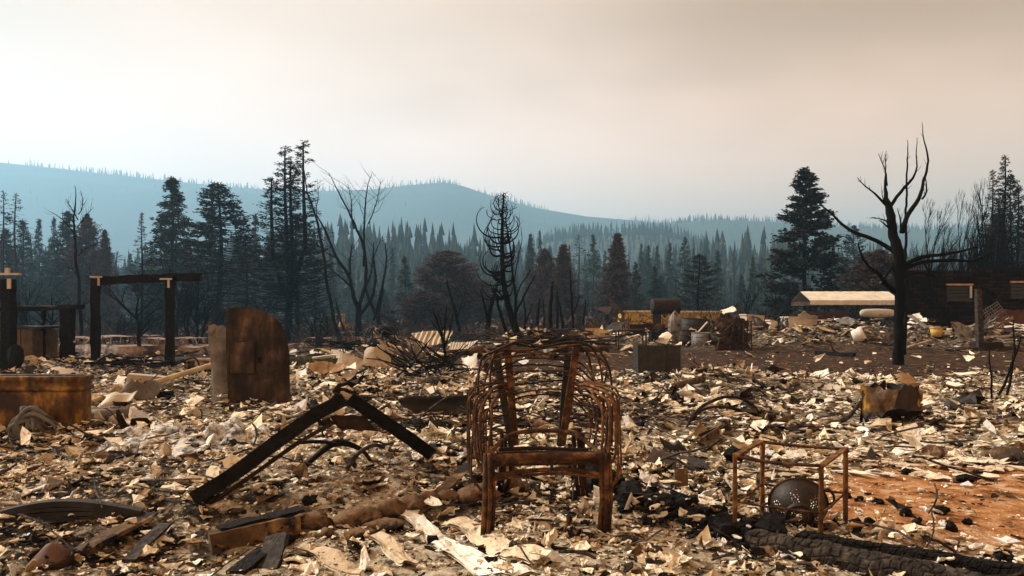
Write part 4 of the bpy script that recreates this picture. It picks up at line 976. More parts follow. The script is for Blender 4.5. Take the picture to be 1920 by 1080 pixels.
for dz in (0, -.022):
    mb = MB(); mb.tube(cr([C(-hw, .01, .325+dz), C(-.12, .03, .352+dz), C(.08, .035, .362+dz), C(.22, .03, .35+dz), C(hw, .01, .33+dz*.6)]), .0125 if dz == 0 else .008, 7); build('lower_rail', mb, M['rust'], ch, True)
mb = MB(); mb.tube([C(.03, .015, .36), C(.03, .015, .43)], .008, 5); build('spacer_rod', mb, M['rust'], ch, True)
mb = MB(); mb.tube([C(-.17, .03, .34), C(-.19, .05, .43)], .006, 5); build('spacer_rod', mb, M['rust'], ch, True)
for sx in (-1, 1):
    for lab, y0, zt in (('front', 0, .46),):
        L_ = MB()
        for ox, oy, r_ in ((-.018, 0, .014), (.012, -.008, .0145), (.033, .012, .011), (-.004, .022, .012)):
            L_.tube(jig([C(sx*hw+ox-.01, y0+oy, -.02), C(sx*hw+ox, y0+oy, .2), C(sx*hw+ox*.8, y0+oy, zt)], .003), r_, 7)
        build('leg', L_, M['rust'], ch, True)
    L_ = MB()
    for ox in (-.025, .0, .03):
        L_.tube(jig([C(sx*.22+ox, .60, .47), C(sx*.20+sx*.03+ox, .66, .22), C(sx*.22+sx*.06+ox, .74, -.03)], .004), .014, 6)
    build('leg', L_, M['rust_dark'], ch, True)
    # back posts: a front and a rear flat bar
    bx0, bx1 = (-.165, -.215) if sx < 0 else (.115, .215)
    mb = MB(); mb.beam(C(bx0, .50, .42), C(bx1, .60, 1.03), .044, .020, 5, .0015, up=(0, 1, 0)); build('back_post', mb, M['rust'], ch)
    mb = MB(); mb.beam(C(bx0-.02 if sx < 0 else bx0+.0, .60, .40), C(bx1-.07 if sx < 0 else bx1-.05, .70, .95), .045, .022, 5, .002, up=(0, 1, 0)); build('back_post', mb, M['soot_metal'], ch)
    # arm: upright rods curling over at the top and running back
    for k, (ox, oy, top) in enumerate(((-.005, 0, .735), (.035, .03, .745), (.062, .07, .755), (.09, .12, .74), (.105, .17, .76), (.115, .23, .77), (.02, .06, .70))):
        X = sx*(hw+ox); b_ = MB(); zb_ = .40-.12*(k in (3, 4, 5))
        xi = sx*(hw-.04+ox*.5)
        p = [C(sx*(hw+.0+ox*.3), oy*.8, zb_-.06), C(X, oy, zb_+.05), C(X, oy+.01, top-.09), C(X-sx*.008, oy+.03, top-.025), C(X-sx*.045, oy+.07, top+.015), C(sx*.27, .36+oy*.4, top+.035), C(sx*.215, .56, top+.02)]
        b_.tube(jig(cr(jig(p, .0055), 5), .0012), .0085 if k < 3 else .0065, 6)
        build('arm_rod', b_, M['rust_bright' if (sx > 0 and k < 5) else 'rust'], ch, True)
    for k, z_ in enumerate((.70, .645, .585, .52, .475)):
        b_ = MB(); b_.tube(jig(cr([C(sx*(hw+.03), .02+.02*k, z_-.02), C(sx*(hw+.05), .16, z_), C(sx*(hw+.02), .38, z_+.01), C(sx*.19, .56, z_+.02)], 4), .003), .0062, 5); build('arm_rod', b_, M['rust_dark' if k % 2 else 'rust'], ch, True)
# hoops of the back: run from the arms up, over the top and down the other side
for k, (xo, zt, yo) in enumerate(((.385, 1.022, .50), (.350, 1.005, .545), (.31, 1.02, .60), (.40, .975, .57))):
    sk = rng.normal(0, .01, 4)
    p = [C(-xo+.01, yo-.22, .42), C(-xo-.005, yo-.16, .62), C(-xo+.0, yo-.05, .80+sk[0]), C(-xo+.025, yo, zt-.085), C(-xo+.09, yo+.02, zt-.018), C(-.15, yo+.04, zt+.012), C(0, yo+.05, zt+.0+sk[1]), C(.17, yo+.04, zt+.025), C(xo-.07, yo+.02, zt-.01), C(xo-.005, yo, zt-.09+sk[2]), C(xo+.01, yo-.05, .76), C(xo+.015, yo-.14, .60), C(xo+.0, yo-.2, .45)]
    b_ = MB(); b_.tube(jig(cr(jig(p, .010), 5), .0012), .0068 if k < 3 else .0055, 6); build('back_hoop', b_, M['rust_dark' if k in (0, 2) else 'rust'], ch, True)
for k, (z_, dx) in enumerate(((.965, .0), (.93, .01), (.90, .0), (.855, .02), (.845, -.02), (.79, .0), (.735, .03), (.70, .01), (.62, 0), (.555, .02))):
    b_ = MB(); half = k in (3, 6, 7)
    p = [C(-.30+dx if not half else -.16, .50, z_-.05), C(-.20, .57, z_), C(-.05, .63, z_+.012), C(.12, .63, z_+.004), C(.23, .57, z_-.03-.012*k*.4), C(.31, .48, z_-.10-.01*k), C(.335, .40, z_-.19)]
    if k >= 8: p = [C(.08, .6, z_), C(.2, .56, z_-.01), C(.34, .40, z_-.03), C(.37, .28, z_-.08)]
    b_.tube(jig(cr(jig(p, .012), 4), .0015), .0058, 5); build('back_rod', b_, M['rust_dark' if k % 3 else 'rust'], ch, True)
for k in range(6):   # loose bars sprung out of the weave
    x0 = rng.choice([-1, 1, 1])*rng.uniform(.26, .46); b_ = MB()
    b_.tube(jig(cr([C(x0, rng.uniform(.1, .5), .36), C(x0*1.04, .4, .58), C(x0*.98, .45, rng.uniform(.68, .86))], 4), .004), .005, 5); build('loose_rod', b_, M['rust'], ch, True)

# ------------------------------------------------------------------ rusty cube frame and the colander in it
FLp, FRp, BLp, BRp = np.array([1.184, 4.24]), np.array([1.60, 4.13]), np.array([1.45, 4.62]), np.array([1.87, 4.47])
tz = g1(1.5, 4.35)
tb = thing('table_frame', 'rusty cube shaped metal stand without a top standing over a colander', 'table frame', (1.5, 4.35, tz))
tops = {}
for nm, q, zt in (('a', FLp, .43), ('b', FRp, .395), ('c', BLp, .445), ('d', BRp, .425)):
    foot = np.array([q[0], q[1], g1(*q)-.02]); tp_ = np.array([q[0]+.004, q[1], tz+zt]); tops[nm] = tp_
    mb = MB(); mb.beam(foot, tp_, .021, .021, 4, .0012, up=(0, 1, 0)); build('leg', mb, M['rust_bright'], tb)
def rail(a, b, dz, w, sag=0, h=None):
    p0, p1 = up(tops[a], dz), up(tops[b], dz); m_ = (p0+p1)/2; q1 = p0*.72+p1*.28+np.array([0, 0, -sag])
    mb = MB(); mb.tube(jig(cr([p0, q1, m_+np.array([0, 0, -sag]), p1], 3), .001), w, 6); return mb
for a, b, w, sg in (('a', 'b', .0095, .013), ('c', 'd', .0095, .004)): build('top_rail', rail(a, b, .0, w, sg), M['rust'], tb, True)
for a, b in (('a', 'c'), ('b', 'd')):
    mb = MB(); mb.beam(tops[a]+[0, -.012, .004], tops[b]+[0, .012, .004], .034, .012, 4, .0012); build('top_rail', mb, M['rust_bright'], tb)
for a, b in (('a', 'b'), ('c', 'd'), ('a', 'c'), ('b', 'd')): build('cross_rail', rail(a, b, -.245, .0065, .004), M['rust'], tb, True)

bc = np.array([1.605, 4.47, 0]); bc[2] = g1(1.6, 4.45)+.118
ax = nrm([-.25, -.90, -.30])
col = thing('colander', 'dark steel colander lying on its side under the rusty stand', 'colander', (bc[0], bc[1], bc[2]-.12))
RB = .148
prof = [(RB*1.07, -.006), (RB*1.055, .0), (RB, .002)]
prof += [(RB*math.cos(a), .145*math.sin(a)**.9) for a in np.linspace(.06, 1.42, 30)]
NA = 110
cl = []
for k in range(6): cl.append((2*math.pi*k/6+.32, .60, .20))
def skip(k, j):
    if k < 4 or k > 30: return False
    r_, h_ = prof[k]; th = 2*math.pi*(j+.5)/NA
    hit = False
    if r_ < RB*.36: hit = True
    for a, rr, cr0 in cl:
        dx = r_/RB*math.cos(th)-rr*1.2*math.cos(a); dy = r_/RB*math.sin(th)-rr*1.22*math.sin(a)
        if dx*dx+dy*dy < cr0*cr0: hit = True
    if not hit: return False
    st = 3 if r_ > RB*.5 else (5 if r_ > RB*.25 else 9)
    return (k % 2 == 0) and ((j+(k//2 % 2)) % st == 0)
mb = MB(); mb.lathe(prof, bc, ax, NA, skip); build('bowl', mb, M['colander'], col, True)
mb = MB(); ang = np.linspace(0, 2*math.pi, 40); u_ = nrm(np.cross(ax, (.3, 1, .2))); u_ = nrm(np.cross(ax, (0, 0, 1))); w_ = np.cross(ax, u_)
ring = lambda r_, h_: np.array([bc+ax*h_+r_*(math.cos(a)*u_+math.sin(a)*w_) for a in ang])
mb.tube(ring(RB*1.065, -.004), .0055, 6); build('rim', mb, M['colander'], col, True)
mb = MB(); mb.lathe([(.080, .122), (.077, .150), (.073, .150), (.075, .122)], bc, ax, 40); build('foot_ring', mb, M['colander'], col, True)
for sg in (1, -1):
    dv = sg*(u_*.94+w_*.33*(1)); dv = nrm(dv); tv = np.cross(ax, dv)
    mb = MB(); mb.tube(cr([bc+dv*RB*1.02+tv*.045, bc+dv*RB*1.22+tv*.042, bc+dv*RB*1.32, bc+dv*RB*1.22-tv*.042, bc+dv*RB*1.02-tv*.045], 5), .0075, 6); build('handle', mb, M['colander'], col, True)

# ------------------------------------------------------------------ charred beams with cracked, blocky char
def charred(name, label, p0, p1, r, group=None, seed=0, blk=.045):
    p0 = np.array(p0, float); p1 = np.array(p1, float); L_ = np.linalg.norm(p1-p0); t = (p1-p0)/L_
    a = nrm(np.cross(t, (0, 0, 1))); b = np.cross(a, t)
    nl = int(L_/blk*11); na = 70
    s_ = np.linspace(0, 1, nl+1); ph = np.arange(na)*2*math.pi/na
    S, P = np.meshgrid(s_, ph, indexing='ij')
    xl = S*L_/blk; xa = P/(2*math.pi)*8+.35*np.sin(S*L_*23)
    xl = xl+.5*(vnoise(xa*1.0, np.floor(xl)*.0+seed, seed)-.5)+.25*np.sin(xa*2+seed)
    row = np.floor(xa); fa = xa-row; xl2 = xl+_h(row, row*0, seed+5)*1.0; fl = xl2-np.floor(xl2)
    bump = np.minimum(1, np.minimum(fa, 1-fa)*8)*np.minimum(1, np.minimum(fl, 1-fl)*9)
    jit = _h(np.floor(xl2), row, seed+9)
    sq = 1/np.maximum(np.abs(np.cos(P)), np.abs(np.sin(P)))**.45
    rr = r*sq*(.84+.14*bump+.16*(jit-.5)*bump+.30*(fbm(S*L_*7, P*1.0, 3, seed)-.5))*(1-.0*S)
    end = np.minimum(1, np.minimum(S, 1-S)*L_/.05)**.5
    rr = rr*(.25+.75*end)
    v = p0+S[..., None]*(p1-p0)+rr[..., None]*(np.cos(P)[..., None]*a+np.sin(P)[..., None]*b)
    i, j = np.meshgrid(np.arange(nl), np.arange(na), indexing='ij'); k = (j+1) % na
    mb = MB().add(v.reshape(-1, 3), np.stack([i*na+j, i*na+k, (i+1)*na+k, (i+1)*na+j], -1).reshape(-1, 4))
    mb.add([p0, p1], np.zeros((0, 3), int))
    return one(name, mb, 'char_grey' if seed % 2 else 'char', label, 'charred beam', group)
A0, A1 = gp(1398, 1024), np.array([2.02, 3.36, g1(2.0, 3.4)])
charred('charred_beam', 'thick charred timber with blocky cracks running out of the picture corner', up(A0, .035), up(A1, .045), .058, seed=1)
charred('charred_beam', 'black cracked timber lying just behind the thicker one under the stand', up(gp(1490, 1022), .03), np.array([2.46, 3.46, g1(2.4, 3.4)+.05]), .046, seed=2, blk=.038)
charred('charred_beam', 'broken charred timber pointing away toward the chair', up(gp(1392, 1010), .005), up(gp(1262, 960), .0), .036, seed=4, blk=.05)
charred('charred_beam', 'short charred remnant beside a chair leg', up(gp(1252, 955), .0), up(gp(1205, 935), .0), .03, seed=6, blk=.05)
GL = 'charcoal lumps around the rusty stand'
for px, py, s_ in [(1700, 890, .05), (1880, 1055, .06), (1808, 905, .075), (1835, 898, .06), (1645, 945, .04), (1612, 940, .035), (1700, 968, .05), (1720, 985, .045), (1765, 965, .05), (1813, 985, .035), (1780, 995, .05), (1160, 935, .08), (1175, 960, .07), (1150, 905, .08), (1190, 915, .06), (1215, 985, .05), (1590, 935, .04)]:
    p = gp(px, py); mb = MB().lump((p[0], p[1], p[2]+s_*.35), (s_*1.5, s_*1.1, s_*.9), seed=px % 50, n=18, m=13, rough=1.0, rot=px)
    one('charcoal_lump', mb, 'char', 'black charcoal lump lying on ash near the rusty stand', 'charcoal', GL)

# ------------------------------------------------------------------ bent black angle iron and its strut
d = 5.45
ds = gp(622, 892)[1]
bb = thing('bent_beam', 'long black angle iron bent into a peak over the debris', 'metal beam', gp(640, 905))
kf = gp(385, 945)[1]/4.95*.985
K_ = [W(368, 948, 4.95*kf), W(440, 903, 5.08*kf), W(520, 843, 5.2*kf), W(600, 787, 5.35*kf), W(652, 760, 5.42*kf)]
P = cr(K_, 5)
def lsec(mb, P, w, n0=(0, -1, 0)):
    """L section swept along P"""
    for off, sz in (((0, 0, 0), (w, .010)), ((0, 1, 0), (.010, w))):
        pass
    t = np.gradient(P, axis=0); t /= np.linalg.norm(t, axis=1)[:, None]
    u = np.cross(t, n0); u /= np.linalg.norm(u, axis=1)[:, None]; q = np.cross(t, u)
    v = []; th = .007
    sec = [(0, 0), (-w, 0), (-w, th), (-th, th), (-th, w), (0, w)]
    for k in range(len(P)):
        for a, b in sec: v.append(P[k]+u[k]*a+q[k]*b+rng.normal(0, .0012, 3))
    m = len(P); f = [[6*k+j, 6*k+(j+1) % 6, 6*k+6+(j+1) % 6, 6*k+6+j] for k in range(m-1) for j in range(6)]
    f += [[0, 1, 2, 3], [0, 3, 4, 5], [6*m-6, 6*m-3, 6*m-4, 6*m-5], [6*m-6, 6*m-1, 6*m-2, 6*m-3]]
    mb.add(v, np.array([x for x in f])); return mb
build('beam_arm', lsec(MB(), P, .085), M['char'], bb)
P = cr([W(648, 757, 5.42*kf), W(690, 785, 5.5*kf), W(750, 825, 5.62*kf), W(803, 862, 5.75*kf)], 5)
build('beam_arm', lsec(MB(), P, .085), M['char'], bb)
P = cr([W(385, 950, 5.0*kf), W(470, 893, 5.15*kf), W(560, 830, 5.3*kf), W(630, 790, 5.42*kf)], 4)
mb = MB(); mb.tube(P, .013, 6); build('lower_chord', mb, M['rust_dark'], bb, True)
mb = MB().sheet(W(620, 778, 5.4*kf), W(685, 778, 5.46*kf)-W(620, 778, 5.4*kf), W(640, 806, 5.44*kf)-W(620, 778, 5.4*kf), 5, 3, crumple(3, .012), .004, .05); build('gusset_plate', mb, M['rust_dark'], bb)
mb = MB(); mb.tube(cr([W(545, 905, ds), W(575, 872, ds), W(615, 838, ds+.03), W(640, 830, ds+.05), W(680, 845, ds+.08), W(704, 880, ds+.1)], 5), np.concatenate([np.linspace(.012, .024, 13), np.linspace(.024, .008, 13)]), 7)
mb.tube(cr([W(560, 830, ds), W(600, 828, ds), W(640, 834, ds)], 5), .012, 6)
one('bent_strut', mb, 'char', 'curved charred strut arching beneath the bent angle iron', 'metal strut', smooth=True)
mb = MB(); mb.tube(cr([W(650, 880, ds-.05), W(672, 850, ds), W(700, 835, ds+.05), W(720, 838, ds+.1)], 4), .014, 6); one('bent_strut', mb, 'char_grey', 'short charred strut crossing behind the arched one', 'metal strut', smooth=True)

# ------------------------------------------------------------------ stones of the border
ST = [(592, 985, 66, 36), (668, 972, 92, 40), (612, 1000, 26, 18), (735, 958, 56, 38), (718, 985, 78, 22), (672, 1003, 62, 20), (768, 948, 52, 34), (800, 938, 46, 30), (895, 928, 82, 40), (952, 912, 70, 36), (838, 935, 40, 26), (540, 995, 40, 24)]
SL = ['flat brown stone at the near end of the border row', 'largest rounded brown stone of the border row', 'small round stone wedged under the largest border stone', 'rounded stone following the largest in the border row', 'thin slab stone leaning below the border row', 'thin brown slab under the largest border stone', 'brown block stone touching the slanted metal strip', 'small stone half under the slanted metal strip', 'big rounded stone beside the chair leg', 'dark rounded stone beneath the chair seat', 'stone between slanted strip and chair', 'small stone by the burnt timber block']
for k, (px, py, w, h) in enumerate(ST):
    p = gp(px, py+h*.35); q = p[1]/F
    mb = MB().lump((p[0], p[1]+.02, p[2]+h*q*.32), (w*q, max(.09, w*q*.7), h*q), seed=k+3, n=20, m=13, rough=.42, rot=rng.normal(0, .15))
    one('stone', mb, 'stone', SL[k], 'stone', 'brown border stones', True)

# ------------------------------------------------------------------ lower corner: timber block, strips, plank, cone lid
q0, q1 = up(gp(392, 1035), .035), up(gp(560, 998), .055)
blk = thing('timber_block', 'burnt hollow timber block with nail holes, scorched black on top', 'timber', gp(470, 1035))
mb = MB(); mb.beam(q0, q1, .10, .105, 8, .003); build('block_body', mb, M['wood_burnt'], blk)
mb = MB(); mb.beam(q0+[.03, .05, .062], q1+[0, .05, .062], .11, .02, 8, .004); build('charred_top', mb, M['char'], blk)
for px, py in [(402, 1026), (418, 1032), (408, 1042), (528, 990)]:
    mb = MB(); c_ = W(px, py, q0[1]-.05); mb.tube([c_+[0, -.006, 0], c_+[0, .02, 0]], .006, 6); build('nail_hole', mb, M['char'], blk)
mb = MB(); mb.beam(up(gp(500, 1068), -.02), up(gp(520, 1040), .10), .12, .03, 4, .004, up=(0, 1, 0)); one('charred_board', mb, 'char_grey', 'black charred board end standing under the timber block', 'board')
mb = MB(); mb.beam(up(gp(440, 1078), .0), up(gp(500, 1050), .045), .10, .03, 4, .004); one('charred_board', mb, 'char', 'flat black board below the timber block', 'board')
sp_ = thing('metal_strips', 'bundle of curved black spring strips lying at the picture edge', 'metal strips', gp(130, 995))
for k, (z0, zm, r_) in enumerate(((.05, .085, .02), (.03, .05, .012), (.02, .022, .016), (.01, .0, .010))):
    pts = cr([W(-40, 990+k*9, 4.35), W(60, 984-zm*150+k*14, 4.4), W(160, 980-zm*150+k*12, 4.45), W(266, 976+k*1, 4.5)], 6)
    t_ = np.linspace(0, 1, len(pts)); g_ = gz(pts[:, 0], pts[:, 1]); pts[:, 2] = g_[0]*(1-t_)+g_[-1]*t_+max(0, (g_-(g_[0]*(1-t_)+g_[-1]*t_)).max())*.8+.02+(.075-.03*k)*np.sin(t_*math.pi)
    mb = MB(); m_ = len(pts)
    t = np.gradient(pts, axis=0); 
    for i_ in range(m_-1): mb.beam(pts[i_], pts[i_+1], .07-.006*k, r_*1.5)
    build('strip', mb, M['soot_metal'], sp_)
mb = MB(); mb.beam(up(gp(150, 1042), .02), up(gp(284, 985), .06), .10, .022, 6, .005); one('burnt_plank', mb, 'wood_burnt', 'scorched plank lying diagonally over rubble beside the spring strips', 'plank')
mb = MB(); mb.beam(up(gp(240, 1060), .02), up(gp(310, 1000), .05), .07, .02, 4, .004); one('burnt_plank', mb, 'char_grey', 'grey brown split plank next to the cone shaped lid', 'plank')
p = gp(92, 1058)
lid = thing('cone_lid', 'brown cone shaped metal lid in a dark ring among rubble', 'lid', p)
mb = MB(); mb.lathe([(.088, .02), (.086, .028), (.06, .055), (.028, .092), (.008, .103), (.0, .104)], p+[0, .03, .0], nrm([.05, -.22, 1]), 28); build('cone', mb, M['brown_bowl'], lid, True)
mb = MB(); mb.lathe([(.088, -.03), (.105, -.03), (.107, .035), (.098, .04), (.092, .035), (.088, -.03)], p+[-.012, .03, 0], nrm([.05, -.22, 1]), 28); build('ring', mb, M['rust_dark'], lid, True)
mb = MB(); mb.beam(up(gp(778, 975), .02), W(886, 866, gp(884, 900)[1]), .085, .014, 8, .003); one('metal_strip', mb, 'wood_burnt', 'slanted scorched strip leaning on the border stones by the chair', 'strip')
# long pale plaster sheets on the near ash
for pts, wd, lab in (([(765, 965), (800, 1003), (845, 1040), (905, 1068), (985, 1092)], .13, 'long pale peeling plaster strip curling across the near ash'), ([(850, 985), (905, 1012), (965, 1038), (1015, 1060)], .16, 'broad cracked plaster sheet beside the long peeling strip'), ([(560, 1040), (620, 1058), (690, 1075)], .12, 'cracked plaster sheet near the timber block'), ([(700, 1015), (735, 1040), (770, 1066)], .10, 'short plaster sheet between border stones and the long strip')):
    G = np.array([gp(a, b) for a, b in pts]); G = cr(G, 4); t = np.gradient(G, axis=0); t /= np.linalg.norm(t, axis=1)[:, None]; a_ = np.cross(t, (0, 0, 1))
    mb = MB(); V_ = []; nw = 6; m_ = len(G)
    for i_ in range(m_):
        for j_ in range(nw+1):
            e = (j_/nw-.5); wv = wd*(1+.5*(vnoise(i_*.7, j_*.0+(j_ > 2)*5.0, 3)-.5)); q = G[i_]+a_[i_]*e*wv
            q[2] = g1(q[0], q[1])+.028+.02*abs(e)*2*math.sin(i_*.8)+.018*(vnoise(i_*.9, j_*.8, 8)-.3); V_.append(q)
    V_ = np.array(V_); i, j = np.meshgrid(np.arange(m_-1), np.arange(nw), indexing='ij'); k = (i*(nw+1)+j).ravel()
    mb.add(np.concatenate([V_, V_-[0, 0, .012]]), np.stack([k, k+1, k+nw+2, k+nw+1], -1), np.stack([k+nw+1, k+nw+2, k+1, k], -1)+len(V_))
    one('plaster_sheet', mb, 'plaster_big', lab, 'plaster sheet')

# ------------------------------------------------------------------ amber tub, root, pole, crumpled things on the near slope
p = gp(75, 812); d = p[1]; q = d/F
tub = thing('metal_tub', 'amber stained rusty metal tub with rolled rim, sunk in debris', 'tub', up(p, -.03))
def rrect(w, l, r, n=5):
    o = []
    for cx_, cy_, a0 in ((w/2-r, l/2-r, 0), (-w/2+r, l/2-r, 90), (-w/2+r, -l/2+r, 180), (w/2-r, -l/2+r, 270)):
        for k in range(n+1): a = R(a0+90*k/n); o.append((cx_+r*math.cos(a), cy_+r*math.sin(a)))
    return np.array(o)
def shell(mb, levels, c, rot=0):
    cr_, sr = math.cos(rot), math.sin(rot); vv = []; n = len(levels[0][0])
    for poly, z in levels:
        vv.append(np.stack([c[0]+poly[:, 0]*cr_-poly[:, 1]*sr, c[1]+poly[:, 0]*sr+poly[:, 1]*cr_, np.full(n, c[2]+z)], -1))
    m = len(levels); i, j = np.meshgrid(np.arange(m-1), np.arange(n), indexing='ij'); k = (j+1) % n
    return mb.add(np.concatenate(vv), np.stack([i*n+j, i*n+k, (i+1)*n+k, (i+1)*n+j], -1).reshape(-1, 4))
TW = 1.55; c_ = np.array([(146-960)*q-TW/2, d+.18, p[2]-.05])
mb = MB(); shell(mb, [(rrect(TW-.06, .26, .10), 0), (rrect(TW-.03, .30, .10), .12), (rrect(TW-.03, .30, .10), .40), (rrect(TW-.05, .28, .09), .42)], c_); mb.wob(.004, 6); build('tub_body', mb, M['amber'], tub, True)
mb = MB(); shell(mb, [(rrect(TW-.03, .30, .09), .415), (rrect(TW+.015, .34, .11), .425), (rrect(TW+.015, .34, .11), .455), (rrect(TW-.02, .31, .1), .462), (rrect(TW-.02, .31, .1), .500), (rrect(TW+.01, .34, .11), .512), (rrect(TW+.01, .34, .11), .545), (rrect(TW-.02, .31, .1), .553), (rrect(TW-.05, .28, .09), .545), (rrect(TW-.06, .27, .09), .42)], c_); build('rim', mb, M['amber'], tub, True)
p = gp(45, 828); rt = MB()
for k in range(9):
    a0 = rng.uniform(-.5, .5); hgt = rng.uniform(.15, .29)
    rt.tube(cr([p+[rng.normal(0, .06), rng.normal(0, .04), -.03], p+[rng.normal(0, .05)-.02, rng.normal(0, .04), hgt*.5], p+[a0*.15+.02, rng.normal(0, .05), hgt], p+[a0*.3+.09, rng.normal(0, .05), hgt*.75], p+[a0*.3+.14, rng.normal(0, .05), hgt*.45]], 4), np.linspace(.032, .012, 17), 6)
one('root_stump', rt, 'bark_pale', 'grey twisted root stump in front of the amber tub', 'stump', smooth=True)
mb = MB(); a_, b_ = up(gp(155, 764), .03), W(404, 682, 11.6); mb.tube(cr([a_, a_*.6+b_*.4, b_], 4), .036, 9); one('wooden_pole', mb, 'pole', 'long pale wooden pole slanting up to the curved appliance', 'pole', smooth=True)
mb = MB(); mb.tube([up(gp(158, 792), .06), up(gp(245, 788), .07)], .065, 14); one('metal_pipe', mb, 'grey_metal', 'short grey metal pipe emerging beside the amber tub', 'pipe', smooth=True)
mb = MB(); p = gp(250, 765); mb.sheet(p+[-.20, 0, .02], (.40, .1, .02), (.08, .12, .27), 8, 6, lambda a, b: .05*np.sin(a*5+1)+.05*(b*b)*np.cos(a*3), .006, .07); one('curled_sheet', mb, 'grey_metal', 'curled grey sheet metal piece with a raised corner by the pole', 'sheet metal', smooth=True)
mb = MB(); p = gp(215, 768); mb.sheet(p+[-.22, 0, .0], (.40, .05, .12), (.02, .16, .12), 7, 4, lambda a, b: .04*np.sin(a*6), .006, .08); one('curled_sheet', mb, 'tin', 'wavy brownish sheet metal strip lying against the pole', 'sheet metal', smooth=True)
mb = MB(); p = gp(280, 728); mb.box(up(p, .10), (.62, .3, .22), np.array(Matrix.Rotation(.3, 3, 'Z')@Matrix.Rotation(.12, 3, 'Y'))); mb.wob(.03, 3); one('burnt_box', mb, 'tin', 'crushed tan metal box tilted behind the pole', 'box')
cr8 = thing('crate', 'open fronted dark crate lying near the porch frame', 'crate', gp(372, 693))
p = gp(372, 693); 
for c0, sz in (((0, .2, .21), (.52, .42, .03)), ((0, .2, .02), (.52, .42, .03)), ((-.25, .2, .115), (.03, .42, .16)), ((.25, .2, .115), (.03, .42, .16))):
    mb = MB().box(p+np.array(c0), sz); build('side_board', mb, M['wood'], cr8)
for k in range(4): mb = MB().box(p+np.array([0, .015, .055+.043*k]), (.46, .02, .033)); build('slat', mb, M['wood_burnt'], cr8)
for k, (px, py, sx, sy, sz) in enumerate([(290, 822, .62, .5, .12), (410, 838, .70, .55, .15), (345, 858, .5, .34, .09), (445, 812, .62, .45, .11), (245, 845, .46, .34, .08), (485, 838, .45, .34, .09)]):
    p = gp(px, py); n_ = 26; a, b = np.meshgrid(np.linspace(-1, 1, n_), np.linspace(-1, 1, n_), indexing='ij')
    rr = np.sqrt(a*a+b*b); x = p[0]+a*sx*.6; y = p[1]+b*sy*.6
    hz_ = np.clip(1-rr**2, 0, 1)**.6*sz*(.25+1.5*np.abs(fbm(x*5+.25*np.sin(y*9), y*7, 4, k+60)-.5)*2.2)
    z = gz(x, y)-.02+hz_*.8+.045*np.clip(1-rr**2, 0, 1)**.4+.03*(fbm(x*22, y*22, 2, 3)-.5)
    i, j = np.meshgrid(np.arange(n_-1), np.arange(n_-1), indexing='ij'); kk = (i*n_+j).ravel()
    mb = MB().add(np.stack([x, y, z], -1).reshape(-1, 3), np.stack([kk, kk+n_, kk+n_+1, kk+1], -1))
    one('ash_heap', mb, 'ashwad', ['folded white ash heap, nearest the amber tub', 'largest white ash heap with soft folds', 'low grey white ash patch before the largest heap', 'white ash heap close to the curved appliance', 'flat grey ash patch at the end of the white heaps', 'small ash heap beside the bent angle iron'][k], 'ash', 'white ash heaps', True)

# ------------------------------------------------------------------ curved burnt appliance
p = gp(485, 762); d = p[1]; q = d/F
ap = thing('burnt_appliance', 'brown burnt metal cabinet with one rounded shoulder standing in debris', 'appliance', p)
zz0 = p[2]-.06
out_ = [(-58, 0), (-58, -60), (-60, -120), (-61, -194), (-30, -194), (5, -188), (28, -176), (42, -160), (51, -138), (55, -110), (56, -60), (56, 0)]
poly = [(a*q, -b*q) for a, b in out_]
na_, nb_ = 26, 30; a, b = np.meshgrid(np.linspace(-60, 56, na_+1), np.linspace(0, 1, nb_+1), indexing='ij')
top_ = np.interp(a, [-60, -58, -30, 5, 28, 42, 50, 54, 56], [193, 194, 194, 189, 177, 161, 143, 118, 96])+4*(vnoise(a*.25, a*0, 4)-.5)
X_ = p[0]+(a+1.5*np.sin(b*5+1))*q; Z_ = zz0+b*top_*q; Y_ = d+.045*(fbm(a*.06, b*4, 3, 8)-.5)+.05*np.clip((a-20)/36, 0, 1)**2
i, j = np.meshgrid(np.arange(na_), np.arange(nb_), indexing='ij'); k = (i*(nb_+1)+j).ravel(); V_ = np.stack([X_, Y_, Z_], -1).reshape(-1, 3)
mb = MB().add(np.concatenate([V_, V_+[0, .02, 0]]), np.stack([k, k+nb_+1, k+nb_+2, k+1], -1), np.stack([k+1, k+nb_+2, k+nb_+1, k], -1)+len(V_)); build('front_plate', mb, M['appliance'], ap)
mb = MB(); rim_ = np.array([[p[0]+a*.985, d+.055, zz0+b*.985] for a, b in poly]); rb_ = rim_*[1, 1, 1]+[-.02, .10, -.02]; n = len(rim_); i = np.arange(n-1)
mb.add(np.concatenate([rim_*1, rb_]), np.stack([i, i+1, i+1+n, i+n], -1)); build('side_shell', mb, M['appliance'], ap)
mb = MB(); mb.sheet((p[0]-.605, d+.02, zz0-.02), (.19, -.03, 0), (-.05, .12, 1.13), 7, 10, lambda a, b: .05*np.sin(a*3.2+b*2)+.06*(1-a)*b*b+.02*np.sin(b*9), .012, .02); 
for k, v in enumerate(mb.v): pass
build('side_flap', mb, M['grey_metal'], ap, label='grey bent side panel of the cabinet')
dr = MB().box((p[0]-.205, d-.022, zz0+.70), (.305, .04, .40)); do = build('door', dr, M['appliance'], ap)
for s_, sz in (((-.205, -.05, .905), (.33, .02, .018)), ((-.205, -.05, .495), (.33, .02, .018)), ((-.365, -.05, .70), (.018, .02, .39)), ((-.045, -.05, .70), (.018, .02, .39))):
    mb = MB().box((p[0]+s_[0], d+s_[1]+.03, zz0+s_[2]), sz); build('door_trim', mb, M['rust_dark'], do)
mb = MB().box((p[0]+.015, d-.003, zz0+.665), (.045, .03, .075)); build('latch_hole', mb, M['char'], ap)
